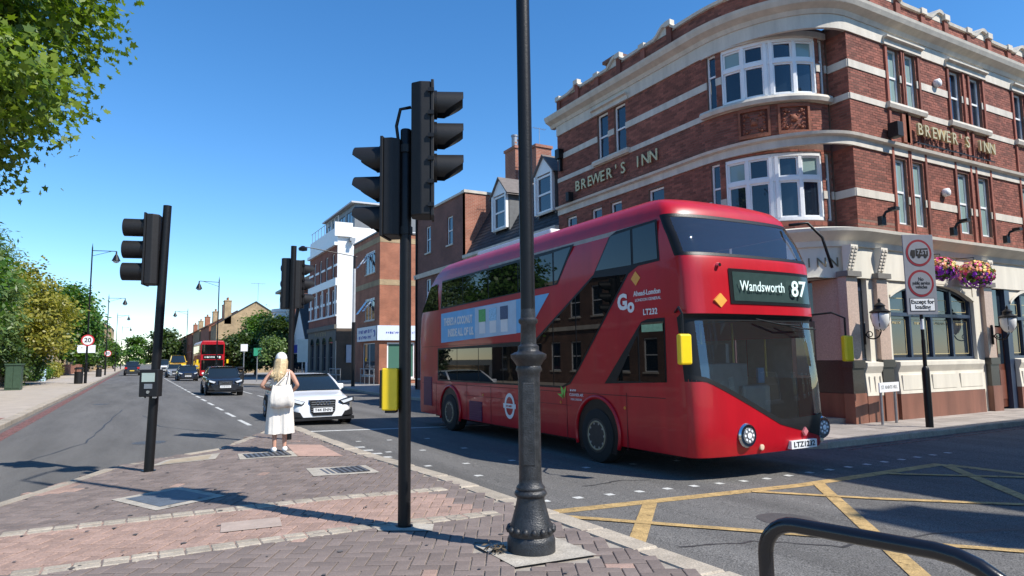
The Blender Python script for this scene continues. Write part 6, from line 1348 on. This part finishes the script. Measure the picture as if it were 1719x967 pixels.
make_car('silver_car', 'silver oncoming car in front of the yellow van', 3.9, 86, 4.3, 1.8, 1.6, SCAR, 'suv')
make_car('white_van', 'white oncoming van behind the silver car, partly behind the signal pole', 3.6, 112, 5.0, 1.95, 2.2, WCAR, 'van')
make_car('yellow_van', 'tall yellow van behind the silver car', 4.8, 99, 5.5, 2.1, 2.75, YVAN, 'van')
make_car('estate_car', 'black people carrier driving away in the left lane', -.5, 104, 4.7, 1.9, 1.95, BCAR, 'suv', rear=True)
make_car('red_car', 'small red car half hidden behind the black compact car', 6.3, 60, 4.0, 1.75, 1.45, mat('red_car_paint', (.35, .015, .02), .25, .05, 2, coat=.8), 'hatch')
def far_bus():
    X0, X1, Ya, L = 6.3, 8.85, 84, 10.8; g = gz(7.5); b = thing('far_bus', 'red double decker approaching far down the road', 'bus', ((X0+X1)/2, Ya, g))
    mb = MB()
    P = [(X0, .3), (X0, 4.0), (X0+.2, 4.3), (X1-.2, 4.3), (X1, 4.0), (X1, .3)]
    mb.prism([(x, z+g) for x, z in P], 1, Ya, Ya+L); mb.build('body', BUSR, b, bevel=.1)
    for z0, z1, nm in ((2.75, 3.85, 'upper_windscreen'), (.95, 2.1, 'windscreen')): MB().box(X0+.12, X1-.12, Ya-.03, Ya+.02, g+z0, g+z1).build(nm, GLB, b)
    d = MB().box(X0+.3, X1-.3, Ya-.03, Ya+.02, g+2.2, g+2.65).build('destination_box', BLACK, b); marks('destination', .5, .28, MT['display_white'], d, (X1-.6, Ya-.032, g+2.42), RX, UPZ, 2, 3); marks('destination', 1.1, .18, MT['display_white'], d, (X0+1.0, Ya-.032, g+2.42), RX, UPZ, 9, 4)
    for z0, z1 in ((2.9, 3.75), (1.1, 2.0)):
        for k in range(6): MB().box(X0-.02, X0+.02, Ya+.5+k*1.65, Ya+2.0+k*1.65, g+z0, g+z1).build('side_window', GLB, b)
    for y in (Ya+2.2, Ya+8): MB().lathe([(.48, -.05), (.48, .25)], (X0, y, g+.48), 20, 0).build('wheel', RUB, b)
    for s, X in ((-1, X0), (1, X1)): MB().box(X+s*.3-.1, X+s*.3+.1, Ya-.25, Ya-.18, g+1.7, g+2.15).build('mirror', YBOX, b); MB().lathe([(.12, -.04), (.1, .02)], ((X0+X1)/2+s*.95, Ya, g+.6), 12, 1).build('headlight', MT['lamp_glass'], b)
far_bus()
# ------------------------------------------------------------------ vegetation
def leaves(name, P, N_, size, m, parent, shape='oak', kind='stuff'):
    """P: leaf positions (n,3); every leaf its own small face with a random tilt"""
    n = len(P)
    nr = N_+rng.normal(0, .55, (n, 3)); nr /= np.linalg.norm(nr, axis=1)[:, None]
    t = np.cross(nr, rng.normal(0, 1, (n, 3))); t /= np.linalg.norm(t, axis=1)[:, None]; b = np.cross(nr, t)
    if shape == 'maple': K = [(.0, -.35), (.18, -.28), (.5, -.3), (.3, .0), (.55, .25), (.22, .3), (.0, .7), (-.22, .3), (-.55, .25), (-.3, .0), (-.5, -.3), (-.18, -.28)]
    elif shape == 'long': K = [(0, -.7), (.16, 0), (0, .7), (-.16, 0)]
    else: K = [(0, -.5), (.36, -.1), (.2, .4), (0, .6), (-.2, .4), (-.36, -.1)]
    s = size*rng.uniform(.7, 1.25, n)[:, None]; k = len(K)
    V = np.empty((n, k, 3))
    for i, (u, v) in enumerate(K): V[:, i] = P+(t*u+b*v)*s+nr*(abs(u)*.25*s)
    me = bpy.data.meshes.new(name); me.vertices.add(n*k); me.vertices.foreach_set('co', V.reshape(-1)); me.loops.add(n*k); me.loops.foreach_set('vertex_index', np.arange(n*k, dtype=np.int32)); me.polygons.add(n); me.polygons.foreach_set('loop_start', np.arange(0, n*k, k, dtype=np.int32)); me.polygons.foreach_set('loop_total', np.full(n, k, dtype=np.int32))
    me.materials.append(m); me.update(calc_edges=True); me.validate()
    o = ORG.get(parent, Vector((0, 0, 0)))
    me.transform(Matrix.Translation(-o)); return link(name, me, parent)
def crown(c, R, nclump, per, spread, flat=.55, low=-.75):
    """leaf positions gathered in sprays on and inside an uneven ellipsoid"""
    c = np.array(c); R = np.array(R); P = []; Nn = []
    d = rng.normal(0, 1, (nclump, 3)); d /= np.linalg.norm(d, axis=1)[:, None]; d[:, 2] = np.where(d[:, 2] < low, -d[:, 2], d[:, 2])
    rad = rng.uniform(.35, 1, nclump)**.45*(1+.16*np.sin(d[:, 0]*5+1)*np.cos(d[:, 1]*6)+.12*np.sin(d[:, 2]*9))
    cc = c+d*R*rad[:, None]
    for i in range(nclump):
        q = rng.normal(0, 1, (per, 3))*spread*np.array([1, 1, flat]); P.append(cc[i]+q); Nn.append(np.tile(d[i]*.6+np.array([0, 0, .7]), (per, 1)))
    return np.concatenate(P), np.concatenate(Nn), cc
def tree(name, label, base, c, R, nclump, per, spread, size, m, shape='oak', group=None, limbs=9, tr=.2, cat='tree', flat=.55):
    r = thing(name, label, cat, base, group); P, N_, cc = crown(c, R, nclump, per, spread, flat)
    leaves('crown', P, N_, size, m, r, shape)
    b = Vector(base); top = Vector(c)
    MB().tube([b, b+(top-b)*.45+Vector((.1, .1, 0)), b+(top-b)*.8, top+Vector((0, 0, R[2]*.4))], [tr, tr*.75, tr*.5, tr*.15], 10).build('trunk', BARK, r)
    for i in range(limbs):
        e = Vector(cc[(i*7) % len(cc)]); s = b+(top-b)*random.uniform(.5, .9); mid = s.lerp(e, .5)+Vector((0, 0, .25)); MB().tube([s, mid, e], [tr*.4, tr*.25, tr*.06], 6).build('limb', BARK, r)
    return r
L_PL = leafmat('plane_leaf', (.065, .13, .012), (.20, .27, .025)); L_YG = leafmat('yellow_green_leaf', (.15, .165, .022), (.34, .30, .05)); L_GR = leafmat('fresh_green_leaf', (.035, .10, .012), (.10, .19, .02)); L_DK = leafmat('dark_leaf', (.02, .05, .01), (.075, .115, .022)); L_WI = leafmat('willowy_leaf', (.07, .13, .035), (.18, .25, .075))
tree('plane_tree', 'large plane tree overhanging the road at the top left', (-5.9, 12.2, .12), (-4.5, 13.0, 7.6), (3.55, 3.4, 3.6), 900, 70, .27, .125, L_PL, 'maple', limbs=16, tr=.3, flat=.5)
tree('yellowing_tree', 'broad yellow green tree behind the green cabinet', (-8.6, 64, .1), (-8.6, 63, 5.2), (3.7, 5, 3.7), 260, 80, .55, .26, L_YG, limbs=8)
tree('willowy_tree', 'pale feathery tree cut by the left picture edge', (-8.8, 54, .1), (-9.3, 54, 6.0), (2.3, 3.5, 3.9), 170, 80, .5, .32, L_WI, 'long', limbs=6)
tree('fresh_green_tree', 'bright green tree beyond the yellow green one on the left', (-9.2, 112, .1), (-8.8, 112, 6.4), (4.0, 7, 5.6), 200, 70, .8, .45, L_GR, limbs=6)
tree('far_left_tree', 'small dark tree beside the distant left houses', (-6.2, 150, .1), (-7.4, 150, 4.0), (2.2, 5, 3.4), 80, 50, .7, .5, L_DK, limbs=4); tree('far_left_tree', 'tiny tree near the end of the left footway', (-5.5, 215, .1), (-7, 215, 4), (2.6, 6, 3.5), 70, 50, .8, .6, L_GR, limbs=3)
tree('road_end_tree', 'dark tree at the far end of the road left of the red bus', (7.5, 175, 0), (5.6, 175, 4.8), (2.6, 4, 3.8), 100, 60, 1.0, .6, L_DK, limbs=5); tree('road_end_tree', 'small pale tree at the road end behind the yellow van', (-.5, 330, 0), (-.5, 330, 6), (5, 6, 6), 60, 50, 1.0, .9, L_GR, limbs=3)
tree('street_tree', 'tall bushy tree in front of the yellow brick gable', (13.4, 92, 0), (13.9, 92, 4.0), (2.3, 4.0, 3.3), 190, 60, .6, .32, L_YG if False else L_GR, limbs=6); tree('street_tree', 'dark spreading tree right of the far litter bin', (10.4, 90, 0), (11.2, 89, 2.4), (2.0, 3.4, 2.2), 170, 60, .6, .32, L_DK, limbs=5); tree('street_tree', 'dark bushy tree beside the white bay house', (14.5, 84, 0), (14.3, 82, 3.6), (1.8, 3, 3.2), 120, 60, .5, .3, L_DK, limbs=4)
tree('garden_tree', 'rounded green tree in front of the terrace across the left road', (-8.4, 41, .1), (-8.4, 41, 5.6), (2.2, 3.5, 3.2), 130, 60, .45, .28, L_GR, limbs=5)
def shrub(name, label, c, R, n, per, sp, size, m, cat='shrub'):
    r = thing(name, label, cat, (c[0], c[1], .1)); P, N_, cc = crown(c, R, n, per, sp, .8, -.5); leaves('foliage', P, N_, size, m, r)
    st = MB(); st.tube([(c[0], c[1], .05), (c[0]+.1, c[1], c[2]*.8), tuple(cc[0])], [.06, .04, .01], 6).build('stem', BARK, r)
shrub('laurel_bush', 'dark glossy bush behind the green cabinet', (-8.2, 57, 1.9), (1.5, 4, 2.0), 120, 50, .35, .22, L_DK); shrub('laurel_bush', 'dark bush below the yellow green tree', (-8.3, 66, 2.0), (1.6, 5, 2.2), 130, 50, .4, .24, L_DK)
shrub('clipped_hedge', 'low clipped hedge behind the pavement board', (-8.0, 78, .75), (.6, 5, .75), 110, 40, .2, .16, L_GR, 'hedge'); shrub('clipped_hedge', 'low yellowish hedge in front of the blue garage', (-7.9, 88, .8), (.6, 4, .85), 90, 40, .2, .18, L_YG, 'hedge')
shrub('potted_olive', 'small grey green tree in a pot behind the woman', (8.8, 52, 2.4), (.9, .9, 1.0), 40, 40, .2, .16, L_WI)
P = np.column_stack([rng.normal(2.70, .035, 60), rng.normal(5.12, .035, 60), np.abs(rng.normal(.05, .02, 60))+.07]); wd = thing('weed_tuft', 'dry weed tuft at the foot of the lamp column', 'weed', (2.66, 5.12, .08)); leaves('blades', P, np.tile([0., 0, 1], (60, 1)), .05, mat('dry_weed', (.10, .075, .045), .9, .2, 20), wd, 'long')
# ------------------------------------------------------------------ the woman on the island
def make_woman():
    base = Vector((2.28, 12.62, gz(2.28)+.1)); f = (IF*.93-IR*.36).normalized(); r = Vector((f.y, -f.x, 0))
    W = lambda x, y, z: base+r*x+f*y+Vector((0, 0, z))
    root = thing('person', 'woman in white cap and cream culotte outfit standing with a pale tote bag', 'person', base)
    V = []; E = []; Rd = []
    def add(p, rad, par=None):
        V.append(tuple(W(*p)-base)); Rd.append(rad)
        if par is not None: E.append((par, len(V)-1))
        return len(V)-1
    pel = add((0, 0, .96), (.13, .11)); sp = add((0, .0, 1.12), (.115, .09), pel); ch = add((0, 0, 1.30), (.14, .095), sp); up = add((0, -.01, 1.42), (.09, .07), ch); nk = add((0, .005, 1.50), (.05, .05), up)
    h0 = add((0, .03, 1.575), (.075, .08), nk); h1 = add((0, .03, 1.65), (.08, .092), h0); add((0, .02, 1.72), (.055, .065), h1); add((0, .13, 1.615), (.014, .014), h0)
    for s in (-1, 1):
        sh = add((s*.165, -.01, 1.405), .05, up); el = add((s*(.33 if s < 0 else .29), -.06, 1.17), .038, sh); wr = add((s*(.17 if s < 0 else .2), .17, 1.10 if s < 0 else 1.04), .026, el); pm_ = add((s*.13, .25, 1.11 if s < 0 else 1.03), (.034, .018), wr)
        for k, (dx, ln) in enumerate(((-.03, .075), (-.01, .085), (.01, .082), (.03, .065))):
            a = add((s*.11+dx*.7, .30, 1.11+dx*.5 if s < 0 else 1.03+dx*.5), .009, pm_); add((s*.10+dx*.6, .30+ln*.45, 1.085+dx*.5 if s < 0 else 1.005+dx*.5), .008, a)
        th = add((s*.10, .24, 1.145 if s < 0 else 1.065), .010, pm_); add((s*.08, .28, 1.15 if s < 0 else 1.07), .008, th)
        hp = add((s*.09, 0, .90), .09, pel); kn = add((s*.09, .02 if s > 0 else -.02, .50), .055, hp); ak = add((s*.085, -.02 if s > 0 else -.06, .10), .034, kn); hl = add((s*.085, -.03 if s > 0 else -.07, .05), .036, ak); add((s*.10, .12 if s > 0 else .08, .035), (.036, .028), hl)
    me = bpy.data.meshes.new('body'); me.from_pydata(V, E, []); me.materials.append(mat('skin', (.50, .27, .19), .55, .06, 8)); bo = bpy.data.objects.new('body', me); COL.objects.link(bo)
    sk = bo.modifiers.new('skin', 'SKIN'); sk.use_smooth_shade = True
    for i, q in enumerate(me.skin_vertices[0].data): q.radius = Rd[i] if isinstance(Rd[i], tuple) else (Rd[i], Rd[i]); q.use_root = (i == 0)
    ss = bo.modifiers.new('sub', 'SUBSURF'); ss.levels = 2; ss.render_levels = 2
    m2 = bpy.data.meshes.new_from_object(bo.evaluated_get(bpy.context.evaluated_depsgraph_get())); bpy.data.objects.remove(bo)
    if not m2.materials: m2.materials.append(MT['skin'])
    bo = link('body', m2, root)
    CL = mat('cream_linen', (.70, .66, .60), .85, .06, 9, .2); WH = mat('white_canvas', (.78, .77, .75), .8, .05, 10, .1)
    # top and wide culottes with soft folds
    def cloth(prof, name, fold, nf, m, x0=0, n=64):
        mb = MB(); rings = []
        for i, (z, rx, ry, dy) in enumerate(prof):
            k = i/(len(prof)-1); R_ = []
            for j in range(n):
                t = 2*PI*j/n; q = 1+fold*k*(math.sin(nf*t+1.3*math.sin(2*t)+x0*9)+.5*math.sin((nf*2+1)*t+z*3)); R_.append(mb.p(*W(x0+rx*q*math.cos(t), dy+ry*q*math.sin(t), z+.006*k*math.sin(5*t))))
            rings.append(R_)
        for A, B in zip(rings, rings[1:]):
            for j in range(n): mb.face((A[j], A[(j+1) % n], B[(j+1) % n], B[j]))
        return mb.build(name, m, root, smooth=True)
    cloth([(1.395, .10, .075, -.01), (1.36, .150, .10, -.005), (1.30, .165, .112, 0), (1.20, .155, .112, 0), (1.08, .150, .112, 0), (1.0, .175, .13, 0)], 'top', .02, 6, CL)
    for s in (-1, 1): cloth([(1.06, .10, .12, 0), (.96, .12, .14, 0), (.85, .125, .15, 0), (.70, .135, .155, 0), (.52, .145, .165, -.01), (.33, .155, .175, -.015)], 'culotte_leg', .07, 5, CL, s*.088)
    for s in (-1, 1): MB().tube([W(s*.09, -.09, 1.34), W(s*.1, -.03, 1.45), W(s*.1, .06, 1.40)], .018, 8).build('strap', CL, root, smooth=True)
    # cap, hair, shoes, features
    c = W(0, .025, 1.655); mb = MB(); rr = []
    for i in range(7):
        ph = PI/2*i/6; rr.append([mb.p(*(c+r*.102*math.cos(ph)*math.cos(2*PI*j/20)+f*.118*math.cos(ph)*math.sin(2*PI*j/20)+Vector((0, 0, .118*math.sin(ph))))) for j in range(20)])
    for A, B in zip(rr, rr[1:]):
        for j in range(20): mb.face((A[j], A[(j+1) % 20], B[(j+1) % 20], B[j]))
    cap = mb.build('cap', WH, root, smooth=True)
    MB().poly([tuple(W(.09*math.cos(t), .11+.11*math.sin(t), 1.662-.02*math.sin(t))) for t in np.linspace(0, PI, 12)]).build('cap_peak', WH, cap)
    HR = mat('blond_hair', (.58, .44, .25), .5, .25, 30, .2); g = random.Random(4); hm = MB()
    for i in range(46):
        t = PI+PI*(i+.5)/46; x, y = .095*math.cos(t), .025+.105*math.sin(t); d = g.uniform(-.02, .02); zl = 1.24+g.uniform(-.05, .1)+.12*abs(math.cos(t))
        hm.tube([W(x*.7, y*.8, 1.69), W(x*1.02, y*1.05, 1.60), W(x*1.05-.01, y*1.1-.01, 1.48), W(x*.95-.05+d, -.115+.02*math.cos(t)-abs(d), 1.34), W(x*.8-.08+d*2, -.125, (1.34+zl)/2), W(x*.55-.08+d*2, -.12, zl)], [.016, .022, .022, .022, .018, .004], 6)
    hm.build('hair', HR, root, smooth=True)
    for s in (-1, 1):
        yo = 0 if s > 0 else -.04; sh = MB(); P = [(-.085, .045), (-.08, .05), (0, .055), (.09, .05), (.15, .04), (.165, .025)]
        sh.tube([W(s*.09, -.10+yo, .05), W(s*.09, -.06+yo, .055), W(s*.092, .02+yo, .055), W(s*.096, .10+yo, .045), W(s*.1, .15+yo, .035), W(s*.1, .175+yo, .03)], [.03, .046, .048, .046, .038, .015], 12).build('shoe', WH, root, smooth=True)
        MB().lathe([(.004, -.008), (.011, -.003), (.011, .003), (.004, .008)], W(s*.033, .118, 1.635), 8).build('eye', mat('eye_dark', (.03, .02, .015), .2, .1, 10), root)
    MB().tube([W(-.022, .122, 1.565), W(0, .13, 1.563), W(.022, .122, 1.565)], .006, 6).build('mouth', mat('lip', (.45, .14, .12), .5, .05, 8), root)
    bag = thing('tote_bag', 'soft cream tote bag hanging at the back of the woman', 'bag', W(.03, -.2, .82)); mb = MB(); rings = []
    for k, (z, w_, d) in enumerate(((.80, .16, .02), (.81, .20, .05), (.90, .215, .07), (1.02, .20, .06), (1.13, .17, .035), (1.18, .16, .015))): rings.append([mb.p(*W(.02+w_*math.copysign(abs(math.cos(t))**.5, math.cos(t)), -.21+d*math.sin(t)+.012*math.sin(9*t+k), z+.015*math.sin(4*t))) for t in [2*PI*j/28 for j in range(28)]])
    for A, B in zip(rings, rings[1:]):
        for j in range(28): mb.face((A[j], A[(j+1) % 28], B[(j+1) % 28], B[j]))
    mb.face(rings[0][::-1]); mb.build('bag_body', CL, bag, smooth=True)
    for s in (-.1, .14): MB().tube([W(s, -.2, 1.17), W(.10+s*.3, -.13, 1.34), W(.135, -.01, 1.455)], .011, 6).build('bag_strap', CL, bag)
make_woman()
